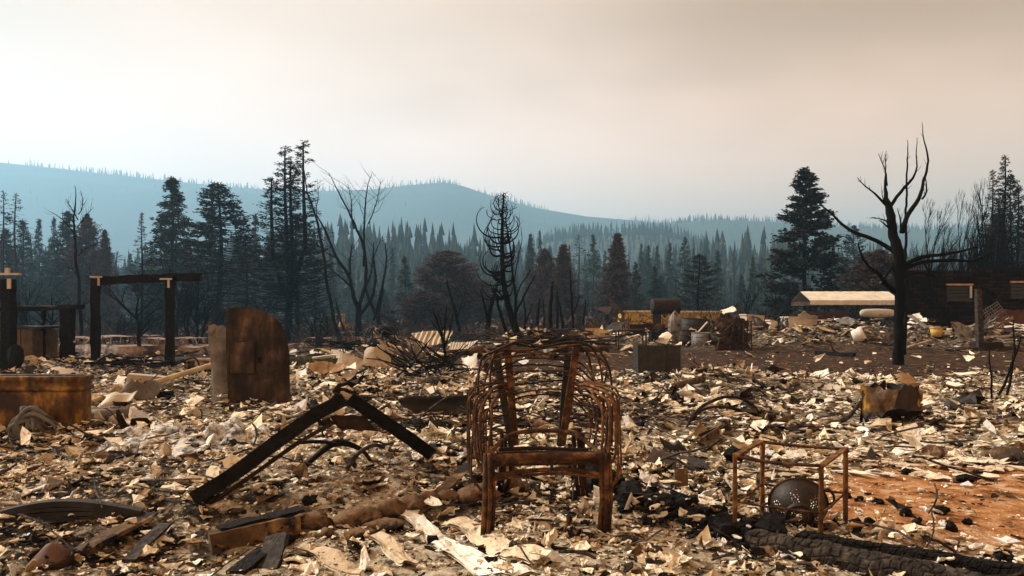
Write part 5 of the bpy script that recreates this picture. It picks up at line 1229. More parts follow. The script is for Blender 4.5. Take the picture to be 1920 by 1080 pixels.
mb = MB(); a_ = np.linspace(-2.6, .9, 24); mb.tube(np.stack([p[0]+.13+.20*np.cos(a_), np.full(24, d-.002), zz0+.70+.19*np.sin(a_)], -1), .010, 5); build('embossed_ring', mb, M['appliance'], ap, True)
mb = MB(); mb.beam((p[0]+.03, d-.004, zz0+.42), (p[0]+.36, d-.004, zz0+.45), .012, .014, 4, .001); build('dent_ridge', mb, M['rust_plain'], ap)
# ------------------------------------------------------------------ porch frame, shed
def dof(px, py): return gp(px, py)[1]
d = dof(179, 678)
pf = thing('burnt_porch', 'charred porch frame, two posts under one black beam', 'porch frame', gp(249, 676))
def post(mb, px, py0, py1, d, w): 
    a = W(px, py0, d); a[2] = min(a[2], g1(a[0], d))-.05; mb.beam(a, W(px, py1, d), w/F*d, w/F*d, 10, .010, up=(0, 1, 0)); return mb
build('post', post(MB(), 179, 682, 522, d, 13), M['char'], pf); build('post', post(MB(), 319, 676, 518, d, 13), M['char'], pf)
mb = MB(); mb.beam(W(188, 526, d+.0), W(376, 519, d+.25), .20, 14/F*d, 14, .010); build('beam', mb, M['char'], pf)
for px, py in ((180, 519), (311, 523)):
    mb = MB(); mb.box(W(px+(0 if px < 200 else 0), py, d-.14), (.27, .02, .035)); mb.box(W(px+5, py+8, d-.142), (.045, .02, .20)); build('bracket', mb, M['tin'], pf)
d = dof(16, 696)
pp = thing('porch_post', 'charred post with a pale metal bracket across its top', 'post', gp(16, 696))
build('shaft', post(MB(), 16, 698, 524, d, 19), M['char'], pp)
mb = MB(); mb.box(W(16, 514, d), (.46, .10, .04)); mb.box(W(17, 532, d-.13), (.07, .03, .20)); mb.box(W(14, 508, d), (.08, .06, .12)); build('bracket', mb, M['tin'], pp)
mb = MB(); mb.lump(W(30, 668, d-.1), (.32, .25, .5), 5); build('meter_box', mb, M['char'], pp)
d = dof(125, 678)
rl = thing('porch_rail', 'burnt low rail on a thick and a thin charred post', 'rail', gp(100, 678))
mb = MB(); mb.beam(W(-60, 582, d+.5), W(155, 575, d), .16, 9/F*d, 12, .012); build('rail', mb, M['char'], rl)
build('post', post(MB(), 126, 680, 578, d, 20), M['char'], rl); build('post', post(MB(), 81, 678, 582, d, 6), M['char'], rl)
mb = MB(); mb.beam(up(gp(124, 672), .0), W(140, 640, d-.1), .04, .04, 3, .004); build('brace', mb, M['pole'], rl)
d = dof(30, 690)+.6; p = gp(30, 688)
sh = thing('garden_shed', 'low brown shed with vertical boards behind the bracketed post', 'shed', (W(20, 0, d)[0], d, g1(W(20, 0, d)[0], d)))
x0 = W(-40, 0, d)[0]; x1 = W(62, 0, d)[0]; zb = g1(x1, d)-.05; zt = W(0, 618, d)[2]; n = 9
for k in range(n):
    xa = x0+(x1-x0)*k/n; w_ = (x1-x0)/n
    mb = MB().box((xa+w_/2, d+.012*(k % 2), (zb+zt)/2), (w_-.012, .03, zt-zb)); build('board', mb, M['shed'], sh)
mb = MB().box(((x0+x1)/2, d+.5, (zb+zt)/2), (x1-x0-.05, .9, zt-zb-.02)); build('core', mb, M['shed'], sh)
mb = MB().beam((x0-.05, d+.45, zt+.05), (x1+.14, d+.45, zt+.05), 1.15, .05, 4, .01); build('roof', mb, M['soot_metal'], sh)

# ------------------------------------------------------------------ burnt cars
def make_car():
    root = thing('burnt_car', 'x', 'car', (0, 0, 0), 'burnt out cars in the field')
    xs = np.linspace(-2.15, 2.15, 44)
    def arch(x): return np.maximum.reduce([np.sqrt(np.clip(.36**2-(x-c)**2, 0, 1))*1.0+.18*(abs(x-c) < .36) for c in (-1.35, 1.35)])
    zb = np.maximum(.22, arch(xs)+.02); zt = np.interp(xs, [-2.15, -2.05, -1.0, -.8, 1.2, 1.5, 2.05, 2.15], [.62, .78, .88, .90, .92, .88, .84, .58]); zt = np.maximum(zt, zb+.06)
    w = np.interp(xs, [-2.15, -1.8, 1.8, 2.15], [.72, .84, .84, .74])
    V = np.stack([np.stack([xs, s_*w*k, z], -1) for s_, k, z in ((-1, 1, zb), (-1, 1.02, (zb+zt)/2), (-1, .95, zt), (1, .95, zt), (1, 1.02, (zb+zt)/2), (1, 1, zb))], 1)
    n = len(xs); i, j = np.meshgrid(np.arange(n-1), np.arange(5), indexing='ij'); k = (i*6+j).ravel()
    open_ = ~((xs[i.ravel()] > -.75) & (xs[i.ravel()] < 1.15) & (j.ravel() == 2))
    mb = MB().add(V.reshape(-1, 3), np.stack([k, k+6, k+7, k+1], -1)[open_], [[5, 4, 3, 2], [5, 2, 1, 0], [6*n-6, 6*n-5, 6*n-4, 6*n-3], [6*n-6, 6*n-3, 6*n-2, 6*n-1]])
    mb.wob(.012, 5); build('body', mb, M['car'], root)
    mb = MB(); mb.sheet((-.45, -.62, 1.28), (1.45, 0, -.02), (0, 1.24, 0), 8, 6, lambda a, b: .06*np.sin(a*3.14)*np.sin(b*3.14)-.05*np.exp(-((a-.6)/.2)**2), .03); build('roof', mb, M['car'], root)
    for s_ in (-1, 1):
        for a, b in (((-.85, .80, .88), (-.42, .62, 1.27)), ((.35, .80, .90), (.32, .62, 1.27)), ((1.28, .80, .90), (1.0, .62, 1.25))):
            mb = MB().beam((a[0], s_*a[1], a[2]), (b[0], s_*b[1], b[2]), .06, .05, 1, 0, up=(0, 1, 0)); build('pillar', mb, M['car'], root)
        for x in (-1.35, 1.35):
            mb = MB().lathe([(.06, .09), (.20, .07), (.24, .10), (.25, -.08), (.05, -.06)], (x, s_*.74, .20), (0, s_, 0), 14); build('wheel', mb, M['soot_metal'], root, True)
    for x in (-.1, .75): mb = MB().box((x, 0, .62), (.12, 1.2, .5)); build('seat', mb, M['rust_plain'], root)
    return root
car0 = make_car(); first = True
CARS = [(150, 40, .25, 'burnt car half hidden by the thick rail post'), (212, 34, -.6, 'burnt car with a bare curved wing between the porch posts'), (292, 37, .12, 'pale burnt car with open windows seen beside the second porch post'), (268, 52, .5, 'small burnt car farther back between the porch posts'),
        (352, 44, -.3, 'burnt car just past the porch frame'), (222, 64, .1, 'distant burnt car above the curved wing car'), (100, 58, 2.9, 'distant burnt car behind the thin rail post'), (395, 60, .4, 'distant burnt car next to the curved appliance'),
        (590, 50, .2, 'burnt car behind the tent shaped sheet'), (660, 62, 2.6, 'reddish burnt car under the forking tree'), (720, 75, .3, 'far burnt car behind the wrecked frame'), (60, 44, .7, 'burnt car close to the shed'), (330, 75, 0.2, 'farthest burnt car beyond the porch frame'), (180, 82, .1, 'tiny far burnt car beneath the cedars')]
for k, (px, d, rz, lab) in enumerate(CARS):
    x = (px-960)/F*d; z = g1(x, d)-.14-.06*(k % 3)
    if first: car0.location = (x, d, z); car0.rotation_euler = (.02, .03, rz); car0['label'] = lab; first = False; o = car0
    else: o = copy_tree(car0, (x, d, z), rz, (1, 1, .86+.14*((k*7) % 5)/4), lab, 'burnt out cars in the field')
# curved loose wing lying before the cars
mb = MB(); p = gp(228, 668); mb.sheet(p+[-.5, 0, .0], (1.05, .1, .1), (.0, .7, .15), 12, 6, lambda a, b: .35*np.sin(a*2.6+.2)*(1-.3*b), .012, .02); one('car_wing', mb, 'tin', 'curved bare car wing propped between the porch posts', 'car wing', smooth=True)

# ------------------------------------------------------------------ machines
def digger(px, pyb, wpx, label):
    p = gp(px, pyb); s_ = wpx/F*p[1]/1.5; root = thing('excavator', label, 'excavator', p)
    def b(name, c, size, m): build(name, MB().box(p+np.array(c)*s_, np.array(size)*s_), M[m], root)
    for sx in (-1, 1):
        t = MB(); t.beam(p+np.array([sx*.6, -.9, .25])*s_, p+np.array([sx*.6, .9, .25])*s_, .32*s_, .42*s_, 6, .01); build('track', t, M['soot_metal'], root)
    b('chassis', (0, 0, .62), (1.5, 1.7, .34), 'yellow'); b('engine_cover', (.3, .3, 1.0), (.8, 1.0, .5), 'yellow')
    for sx in (-.55, .25):
        for sy in (-.6, .1): b('cab_post', (sx, sy, 1.45), (.09, .09, 1.3), 'yellow')
    b('cab_roof', (-.15, -.25, 2.13), (1.0, .95, .12), 'yellow'); b('seat', (-.15, -.2, 1.05), (.45, .45, .5), 'soot_metal')
    t = MB(); t.tube(cr([p+np.array([.2, -.8, .7])*s_, p+np.array([.35, -1.5, 1.5])*s_, p+np.array([.3, -2.1, 1.0])*s_, p+np.array([.3, -2.2, .4])*s_], 4), .12*s_, 5); build('arm', t, M['yellow'], root)
    t = MB(); t.lathe([(.3*s_, -.35*s_), (.3*s_, .35*s_), (.05, .35*s_)], p+np.array([.3, -2.2, .25])*s_, (1, 0, 0), 8); build('bucket', t, M['rust'], root)
digger(852, 627, 24, 'small yellow excavator parked behind charred saplings')
digger(640, 632, 30, 'yellow roofed machine behind the leaning burnt tree')

# ------------------------------------------------------------------ middle distance, around the forked tree
mb = MB(); p = gp(563, 668); d = p[1]; mb.sheet(p+[-.32, 0, -.03], (.52, .0, .0), (.06, .45, .62), 8, 6, lambda a, b: .06*np.sin(a*4)*(1-b), .012, .03); mb.sheet(p+[.20, 0.01, -.03], (.32, .25, .0), (-.22, .34, .62), 5, 6, lambda a, b: .02*np.sin(a*6), .012, .03)
one('bent_sheet', mb, 'grey_metal', 'tent shaped bent metal sheet standing by the grass patch', 'sheet metal')
mb = MB(); post(mb, 598, 662, 623, dof(598, 662), 11); one('short_post', mb, 'char', 'stubby charred post beside the tent shaped sheet', 'post')
for k, (px, py, w, h, m_, lab) in enumerate([(560, 668, 50, 12, 'tin_pale', 'flat pale sheet with a torn point near the grass patch'), (612, 664, 70, 8, 'tin_pale', 'long flattened pale sheet ending by the stub post'), (650, 655, 40, 6, 'tin', 'thin flat sheet under the leaning burnt tree')]):
    p = gp(px, py); q = p[1]/F; mb = MB(); mb.sheet(p+[-w*q/2, 0, .02], (w*q, .1, .02), (.05, .9, .05+h*q*.6), 10, 5, lambda a, b: .07*np.sin(a*7+k)*(b+.3)+.04*np.sin(b*5+a*3), .01, .06); one('flat_sheet', mb, m_, lab, 'sheet metal')
def rack(px, pyb, pyt, wpx, label, m_='rust_dark', rungs=4):
    p = gp(px, pyb); d = p[1]; q = d/F; root = thing('metal_rack', label, 'rack', p); hgt = (pyb-pyt)*q; w = wpx*q
    for sx in (-.5, .5):
        for sy in (0, .5): mb = MB().tube(jig([p+[sx*w, sy, -.03], p+[sx*w*.95, sy, hgt]], .02), .022, 5); build('upright', mb, M[m_], root)
    for k in range(rungs):
        z = hgt*(k+.6)/rungs
        for sy in (0, .5): mb = MB().tube([p+[-.5*w, sy, z], p+[.5*w, sy, z]], .014, 4); build('rung', mb, M[m_], root)
rack(617, 655, 603, 14, 'narrow burnt metal rack near the stub post'); rack(640, 652, 618, 16, 'low burnt rack under the yellow roofed machine')
p = gp(715, 652); wk = thing('wrecked_buggy', 'wrecked black vehicle frame under the leaning tree', 'vehicle wreck', p); q = p[1]/F
for k, pts in enumerate([[(-30, 0), (-28, 30), (-5, 40), (20, 34), (26, 0)], [(-32, 6), (-10, 18), (25, 12)], [(-20, 2), (-24, 36), (-4, 24)], [(5, 3), (2, 30), (22, 26)]]):
    for dy in (0, .7): mb = MB().tube(jig(cr([p+[a*q, dy, b*q] for a, b in pts], 4), .01), .03, 5); build('frame_tube', mb, M['soot_metal'], wk, True)
mb = MB().lump(p+[.12, .35, .62], (.62, .6, .36), 3, n=12, m=8, rough=.3); build('seat', mb, M['char'], wk, True)
for sx in (-.32, .36):
    for sy in (-.05, .75): mb = MB().lathe([(.05, .06), (.19, .05), (.20, -.05), (.05, -.06)], p+[sx, sy, .18], (0, 1, 0), 12); build('wheel', mb, M['soot_metal'], wk, True)
def corr(px, py, wpx, hpx, dep, label, m_='tin', waves=9, seed=0, sl=.4, torn=.05):
    p = gp(px, py); q = p[1]/F; w = wpx*q; h = hpx*q; mb = MB()
    mb.sheet(p+[-w/2, 0, -.02], (w, .15*w, h*sl), (.08*w, dep, h), waves*4, 8, lambda a, b: .022*np.sin(a*2*math.pi*waves)+.16*h*np.sin(a*3.3+seed)*b+.1*h*np.sin(b*4+seed), .008, torn*.3)
    return one('corrugated_sheet', mb, m_, label, 'sheet metal')
corr(800, 656, 78, 30, .7, 'buckled tan corrugated sheet draped over rubble below the excavator', 'tin', 8, 1)
corr(862, 662, 46, 18, .6, 'pale corrugated sheet with clear ribs next to the charred shrub', 'tin_pale', 9, 2)
mb = MB(); p0, p1 = gp(822, 672), gp(1142, 664); p0[1] = p1[1] = (p0[1]+p1[1])/2; p0, p1 = np.array([W(822, 0, p0[1])[0], p0[1], W(0, 661, p0[1])[2]]), np.array([W(1145, 0, p0[1])[0], p0[1]+.5, W(0, 655, p0[1])[2]])
mb.tube(cr([p0, p0*.65+p1*.35+[0, 0, .03], p0*.3+p1*.7, p1], 4), np.linspace(.085, .11, 13)*1.0, 10); mb.wob(.012, 4); one('fallen_log', mb, 'rust_plain', 'long rust brown log lying behind the armchair', 'log', smooth=True)
def tangle(name, px, py, wpx, hpx, n, r, m_, label, d=None, flat=1.0, cat='brush pile'):
    p = gp(px, py); d = p[1]; q = d/F; mb = MB()
    for k in range(n):
        a = p+[rng.uniform(-.5, .5)*wpx*q, rng.uniform(-.1, .6)*min(1.2, wpx*q), rng.uniform(0, .45)*hpx*q]; an = rng.normal(0, .5)+(math.pi if rng.uniform() < .5 else 0); L_ = rng.uniform(.25, .7)*wpx*q
        e = a+[math.cos(an)*L_, rng.normal(0, .2)*L_, rng.uniform(-.1, .8)*hpx*q*flat]
        m1 = (a+e)/2+rng.normal(0, .12, 3)*L_*[1, 1, .6]
        P = cr([a, m1, e], 4); P[:, 2] = np.maximum(P[:, 2], gz(P[:, 0], P[:, 1])+r); mb.tube(P, np.linspace(r, r*.5, len(P)), 5)
    return build(name, mb, M[m_], None, True, label=label, cat=cat, kind='stuff')
tangle('brush_pile', 1050, 650, 190, 34, 60, .030, 'char_grey', 'burnt brush and sticks heaped behind the armchair')
tangle('brush_pile', 905, 640, 120, 24, 35, .03, 'char', 'black burnt brush at the foot of the curling dead tree')
tangle('brush_pile', 790, 712, 120, 75, 44, .016, 'char', 'black burnt brush standing in the plaster rubble', flat=1.2)
tangle('wire_tangle', 800, 822, 190, 34, 60, .010, 'char_grey', 'tangled burnt wires behind the bent angle iron', cat='wire')
tangle('wire_tangle', 1010, 800, 150, 26, 46, .011, 'char_grey', 'burnt sticks lying in a mat behind the chair seat', cat='wire')
tangle('wire_tangle', 1250, 800, 110, 30, 18, .006, 'rust_dark', 'thin rusty wires beside the armchair', cat='wire')
tangle('brush_pile', 690, 655, 150, 26, 40, .03, 'char', 'burnt brush around the wrecked vehicle frame')
tangle('brush_pile', 240, 690, 150, 22, 30, .025, 'char', 'black burnt brush between the porch posts')
SHEETS = [(705, 692, 56, 40, 'tin', 'big tan bent panel arched over rubble behind the angle iron'), (655, 690, 50, 24, 'tin', 'flat tan panel lying near the arched panel'), (600, 705, 60, 26, 'wood', 'pale warped board panel beside the curved appliance'), (655, 722, 44, 24, 'tin', 'tilted tan panel in front of the arched panel'), (565, 712, 30, 22, 'tin_pale', 'upright pale scrap beside the curved appliance'),
          (880, 690, 30, 26, 'tin_pale', 'pale upright board near the fallen log'), (1115, 640, 62, 20, 'wood', 'pale plywood scrap on the brush behind the chair'), (1712, 727, 42, 24, 'wood', 'pale square board standing behind the rusty open box'), (1270, 735, 40, 10, 'tin', 'flat scrap beside the lying pipe'), (1560, 735, 50, 18, 'tin_pale', 'pale buckled scrap before the dead tree'), (730, 640, 40, 16, 'tin', 'folded scrap by the vehicle wreck'), (1440, 820, 46, 16, 'tin_pale', 'pale scrap behind the rusty stand'), (240, 720, 60, 18, 'tin', 'folded scrap below the porch frame'), (120, 705, 50, 14, 'tin_pale', 'pale scrap behind the amber tub'), (480, 880, 40, 14, 'tin', 'tan scrap beside the bent angle iron'), (815, 860, 34, 26, 'tin_pale', 'pale pointed scrap at the end of the angle iron')]
for k, (px, py, w, h, m_, lab) in enumerate(SHEETS):
    p = gp(px, py); q = p[1]/F; an = rng.normal(0, .3); mb = MB()
    mb.sheet(p+[-w*q/2, 0, .0], (w*q*math.cos(an), w*q*math.sin(an), .1*w*q*rng.normal()), (rng.normal(0, .12)*w*q, .5*h*q+.1, h*q*.9), 9, 7, lambda a, b, k=k, h=h, q=q: .28*h*q*np.sin(a*3+k)*(.4+b)+.2*h*q*(fbm(a*2+k, b*2, 2, k)-.5), .010, .05); one('scrap_metal', mb, m_, lab, 'scrap panel')
mb = MB(); p = gp(815, 783); q = p[1]/F; mb.sheet(p+[-.42, .05, .0], (.84, .1, .02), (.02, .05, .22), 10, 8, lambda a, b: -.10*np.sin(b*3.0)+.01*np.sin(a*9), .012, .02); one('metal_trough', mb, 'soot_metal', 'black curved metal trough lying behind the bent angle iron', 'trough', smooth=True)
mb = MB(); p = gp(868, 780); mb.lump(up(p, .10), (.25, .3, .26), 4, n=14, m=9, rough=.35); one('crumpled_can', mb, 'soot_metal', 'crumpled sooty metal can at the end of the black trough', 'can')
mb = MB(); p = gp(1012, 772); q = p[1]/F; mb.sheet(p+[-.36, .0, .02], (.70, .05, .0), (.0, .28, .10), 14, 5, lambda a, b: .13*np.sin(a*math.pi)**.8, .01, .02); one('arched_sheet', mb, 'soot_metal', 'dark arched metal sheet seen through the chair back', 'sheet metal', smooth=True)
# boxes
p = gp(1236, 703); q = p[1]/F; bx = thing('metal_box', 'dark open metal box standing alone before the dirt strip', 'box', p)
for c0, sz in (((0, 0, .23), (.70, .012, .50)), ((-.34, .28, .23), (.012, .55, .48)), ((.34, .28, .23), (.012, .55, .48)), ((0, .56, .22), (.69, .012, .46))): mb = MB().box(p+np.array(c0), sz); mb.wob(.006, 6); build('side_panel', mb, M['soot_metal'], bx)
mb = MB().box(p+[.12, -.012, .22], (.012, .02, .48)); build('seam', mb, M['rust_dark'], bx)
p = gp(1685, 795); q = p[1]/F; bx = thing('metal_box', 'rusty brown open box tilted on pale rubble', 'box', p); rz = np.array(Matrix.Rotation(.62, 3, 'Z')@Matrix.Rotation(-.08, 3, 'Y'))
for c0, sz in (((0, -.2, .20), (.50, .012, .46)), ((.25, 0, .21), (.012, .40, .44)), ((-.25, 0, .20), (.012, .40, .46)), ((0, .2, .21), (.50, .012, .44))):
    o_ = rz@np.array([sz[0], 0, 0] if sz[0] > .1 else [0, sz[1], 0]); u_ = np.array([0, 0, sz[2]])+rz@np.array([.02, .01, 0]); mb = MB()
    mb.sheet(p+[.02, .2, 0]+rz@np.array(c0)-o_/2-[0, 0, sz[2]/2+.03], o_, u_, 9, 8, crumple(int(abs(c0[0]*40+c0[1]*90))+3, .035, 2.5), .008, .035); build('side_panel', mb, M['rust_plain'] if c0[1] else M['amber'], bx)
mb = MB(); mb.tube([up(gp(1252, 735), .06), up(gp(1318, 722), .09)], .05, 10); one('lying_pipe', mb, 'wood_burnt', 'short burnt round timber lying past the dark box', 'timber', smooth=True)
for k, pts in enumerate([[(1288, 802, 0), (1300, 778, 0), (1325, 757, 0), (1362, 744, 0), (1400, 752, 0), (1432, 780, 0)], [(1292, 798, 0), (1312, 772, 0), (1340, 763, 0), (1375, 766, 0), (1408, 776, 0)]]):
    d = dof(1288, 802)+.1*k; mb = MB(); mb.tube(cr([W(a, b, d+.15*i_) for i_, (a, b, c) in enumerate(pts)], 5), .017 if k == 0 else .015, 6); one('hoop', mb, 'rust_dark', ['taller dark bent hoop arching over the rubble', 'lower dark bent hoop under the taller one'][k], 'hoop', 'bent hoops', True)
d = dof(1570, 800); mb = MB(); mb.tube(cr([up(gp(1505, 812), .03), W(1545, 800, d), W(1585, 785, d+.1), W(1605, 765, d+.1), W(1622, 738, d+.1)], 5), np.concatenate([np.linspace(.035, .03, 11), np.linspace(.03, .008, 10)]), 6); one('burnt_branch', mb, 'char_grey', 'burnt branch curving upward beside the rusty open box', 'branch', smooth=True)
d = dof(1300, 885); mb = MB(); mb.sheet(W(1208, 862, d+.2), W(1290, 905, d-.1)-W(1208, 862, d+.2), W(1225, 838, d+.25)-W(1208, 862, d+.2), 8, 4, crumple(5, .02), .006, .02); one('perforated_plate', mb, 'rust_plain', 'bent brown metal plate with holes beside the chair leg', 'metal plate')
mb = MB(); mb.sheet(W(1262, 868, d+.1), W(1330, 880, d)-W(1262, 868, d+.1), W(1258, 850, d+.35)-W(1262, 868, d+.1), 6, 4, crumple(6, .02), .006, .03); one('perforated_plate', mb, 'soot_metal', 'dark grey metal plate overlapping the bent brown plate', 'metal plate')
mb = MB(); mb.sheet(up(gp(1266, 915), 0), (.09, 0, .0), (.0, .02, .12), 3, 3, None, .006, .03); one('perforated_plate', mb, 'wood_burnt', 'small tan plate with holes standing under the dark plate', 'metal plate')
for px, py, ph in [(1275, 895, 0), (1283, 902, 0), (1272, 908, 0)]: pass
for a, b, lab in (((1312, 848), (1372, 815), 'rust brown angle piece half buried past the chair'), ((1400, 826), (1458, 800), 'rust brown angle piece nearer the curved branch')):
    mb = MB(); p0, p1 = up(gp(*a), .03), up(gp(*b), .07); mb.beam(p0, p1, .12, .016, 4, .003); mb.beam(p0+[0, .06, .03], p1+[0, .06, .03], .012, .08, 4, .003); one('angle_piece', mb, 'wood_burnt', lab, 'metal piece')
for k, (px, py, w, h) in enumerate([(1752, 858, 44, 26), (1786, 858, 34, 16), (1880, 862, 52, 30), (1905, 850, 40, 26), (1850, 858, 30, 14), (1640, 852, 26, 12)]):
    p = gp(px, py); q = p[1]/F; mb = MB().lump((p[0], p[1], p[2]+h*q*.2), (w*q, w*q*.8, h*q*1.3), k+30, 8, 6, .6, k); one('broken_rock', mb, 'stone', 'angular brown broken rock by the orange soil', 'rock', 'broken rocks by the orange soil')
# pale slabs lying on the ash toward the orange soil
for k in range(150):
    px = rng.uniform(1480, 1915); py = rng.uniform(770, 905); py = min(905, max(py, 905-(px-1440)*.28)) if px < 1640 else py; p = gp(px, py-(px-1560)*.0); s_ = rng.uniform(.045, .115)*(1+.03*p[1])
    o = put_flake(p[0], p[1], s_, .07, 'flat_plaster_flake'); o.location.z = p[2]+.03; o.rotation_euler[1] *= .35; o.scale[2] *= .7
    o['label'] = o['label'].replace('cream plaster flake lying on rubble', 'thin pale plaster slab lying flat'); o['group'] = o['group'].replace('flakes', 'slabs'); o['category'] = 'plaster slab'

# ------------------------------------------------------------------ table, tank, container, tubs
p = gp(1186, 657); q = p[1]/F; tbl = thing('metal_table', 'rusty four legged table standing among rubble', 'table', p)
w, dp_, hh = 56*q, .8, 36*q
mb = MB().beam(p+[-w/2, dp_/2, hh], p+[w/2, dp_/2, hh+.03], dp_, .05, 3, .004); build('table_top', mb, M['rust_plain'], tbl)
for sx in (-.46, .46):
    for sy in (.06, .94): mb = MB().beam(p+[sx*w, sy*dp_, -.05], p+[sx*w, sy*dp_, hh-.02], .05, .05, 1); build('leg', mb, M['rust_plain'], tbl)
d = 46.0; p = W(1248, 574, d)
tk = thing('storage_tank', 'big rusty cylindrical tank lying on crumpled metal', 'tank', (p[0], d, g1(p[0], d)))
mb = MB().lathe([(.0, -.84), (.25, -.83), (.42, -.80), (.44, -.74), (.44, .74), (.42, .80), (.25, .83), (0, .84)], p, nrm([1, .12, .01]), 28); build('shell', mb, M['rust_dark'], tk, True)
for t_ in (-.76, .76): mb = MB().lathe([(.452, -.015), (.456, 0), (.452, .015)], p+np.array([t_, .12*t_, 0]), nrm([1, .12, .01]), 28); build('band', mb, M['rust_plain'], tk, True)
for sx in (-.5, .5): mb = MB().beam((p[0]+sx, d, g1(p[0], d)-.05), (p[0]+sx, d, p[2]-.40), .5, .14, 2, .01, up=(0, 1, 0)); build('support', mb, M['soot_metal'], tk)
mb = MB(); pp_ = gp(1264, 640); mb.lump(up(pp_, .55), (.55, .6, 1.3), 8, 14, 12, .4); one('crumpled_drum', mb, 'grey_metal', 'crumpled upright grey drum under the rusty tank', 'drum')
d = 62.0; x0, x1 = W(1165, 0, d)[0], W(1352, 0, d)[0]; zt, zb = W(0, 585, d)[2], g1(x0, d)-.1
ct = thing('shipping_container', 'long yellow corrugated container with a pale roof edge', 'container', ((x0+x1)/2, d, zb))
n = 60; xs = np.linspace(x0, x1, n*2); wv = np.where(np.arange(n*2) % 4 < 2, 0, .05)
V = np.concatenate([np.stack([xs, d+wv, np.full(2*n, zb)], -1), np.stack([xs, d+wv+.0, np.full(2*n, zt)], -1)]); i = np.arange(2*n-1)
mb = MB().add(V, np.stack([i, i+1, i+1+2*n, i+2*n], -1)); build('side_wall', mb, M['yellow'], ct)
mb = MB().box(((x0+x1)/2, d+1.2, (zb+zt)/2), (x1-x0-.1, 2.2, zt-zb-.1)); build('body', mb, M['yellow'], ct)
mb = MB().beam((x0, d+1.15, zt+.06), (x1+.3, d+1.15, zt+.03), 2.5, .12, 8, .01); build('roof', mb, M['white_paint'], ct)
def tub_(px, pyb, wpx, hpx, label, m_='grey_metal', tilt=0):
    p = gp(px, pyb); q = p[1]/F; r = wpx*q/2; h = hpx*q; root = thing('metal_barrel', label, 'barrel', p)
    ax_ = nrm([tilt, -.03, 1])
    mb = MB().lathe([(0, .0), (r*.97, 0), (r, .02), (r, h), (r*.95, h), (r*.93, .08), (0, .06)], up(p, -.03)+[0, r, 0], ax_, 24); build('wall', mb, M[m_], root, True)
    for t_ in (.34, .67, .98): mb = MB().lathe([(r*1.0, -.02), (r*1.03, 0), (r*1.0, .02)], up(p, -.03)+[0, r, 0]+ax_*h*t_, ax_, 24); build('band', mb, M[m_], root, True)
    return root
tub_(1320, 647, 38, 24, 'squat grey metal barrel nearest the dirt strip', 'grey_metal'); tub_(1292, 648, 30, 30, 'dark rusty barrel beside the squat grey one', 'rust_dark'); tub_(1306, 630, 54, 34, 'wide dark metal vat behind the squat barrel', 'soot_metal', .06); tub_(1350, 646, 36, 20, 'low dark barrel past the squat grey one', 'soot_metal'); tub_(912, 640, 30, 26, 'burnt drum near the curling dead tree', 'rust_dark'); tub_(1108, 622, 30, 28, 'black burnt drum at the end of the slanted boards', 'soot_metal', .2)
mb = MB(); mb.tube([up(gp(1286, 650), .02), W(1326, 604, dof(1286, 650)+.6)], .03, 6); one('leaning_pipe', mb, 'tin_pale', 'thin pale pipe leaning on the barrels', 'pipe')
sl_ = thing('collapsed_roof', 'black collapsed roof boards sloping beside the yellow container', 'roof wreck', gp(1130, 625)); dd_ = dof(1130, 625)
for k in range(7):
    mb = MB(); mb.beam(W(1062+k*4, 626-k*.5, dd_+.45*k-1), W(1188-k*3, 602-k*1.2, dd_+.45*k), .42, .07, 4, .02); build('board', mb, M['char'] if k % 3 else M['char_grey'], sl_)
cs_ = thing('crumpled_sheet', 'big crumpled rusty sheet hanging on a bent frame', 'sheet metal', gp(1376, 655)); dd_ = dof(1376, 655)
mb = MB(); mb.sheet(W(1338, 618, dd_), W(1392, 640, dd_)-W(1338, 618, dd_), W(1352, 582, dd_+.4)-W(1338, 618, dd_), 12, 10, crumple(9, .22, 3), .012, .05); mb.sheet(W(1352, 640, dd_-.15), W(1394, 668, dd_-.1)-W(1352, 640, dd_-.15), W(1372, 604, dd_+.3)-W(1352, 640, dd_-.15), 10, 9, crumple(12, .25, 3), .012, .06); mb.sheet(W(1340, 662, dd_-.1), W(1372, 668, dd_-.2)-W(1340, 662, dd_-.1), W(1346, 628, dd_+.1)-W(1340, 662, dd_-.1), 8, 8, crumple(14, .2, 3), .012, .06); build('sheet', mb, M['rust_plain'], cs_)
mb = MB(); mb.sheet(W(1352, 582, dd_+.3), W(1376, 574, dd_+.2)-W(1352, 582, dd_+.3), W(1356, 590, dd_)-W(1352, 582, dd_+.3), 5, 4, crumple(10, .05), .012, .06); build('flap', mb, M['white_paint'], cs_)
for a, b in (((1372, 660), (1376, 612)), ((1358, 622), (1384, 598)), ((1384, 662), (1388, 606)), ((1348, 630), (1392, 616))): mb = MB(); mb.tube([W(*a, dd_-.1), W(*b, dd_-.05)], .035, 5); build('frame_bar', mb, M['rust_dark'], cs_)
rack(1402, 658, 600, 16, 'tall bent metal rack leaning beside the crumpled sheet', 'rust_dark', 7)
def bx_(px, pyb, wpx, hpx, m_, label, rz=.1, cat='box', name='charred_box'):
    p = gp(px, pyb); q = p[1]/F; w, h = wpx*q, hpx*q; Rm = np.array(Matrix.Rotation(rz, 3, 'Z')@Matrix.Rotation(rz*.4, 3, 'Y')); root = thing(name, label, cat, p)
    mb = MB().box(p+[0, w*.4, h/2-.04], (w, w*.75, h), Rm); mb.wob(.03*h, 3/max(.3, w)); build('body', mb, M[m_], root)
    mb = MB().box(p+[0, w*.4, h-.02], (w*1.05, w*.8, h*.10), Rm); mb.wob(.03*h, 3/max(.3, w)); build('lid', mb, M[m_], root)
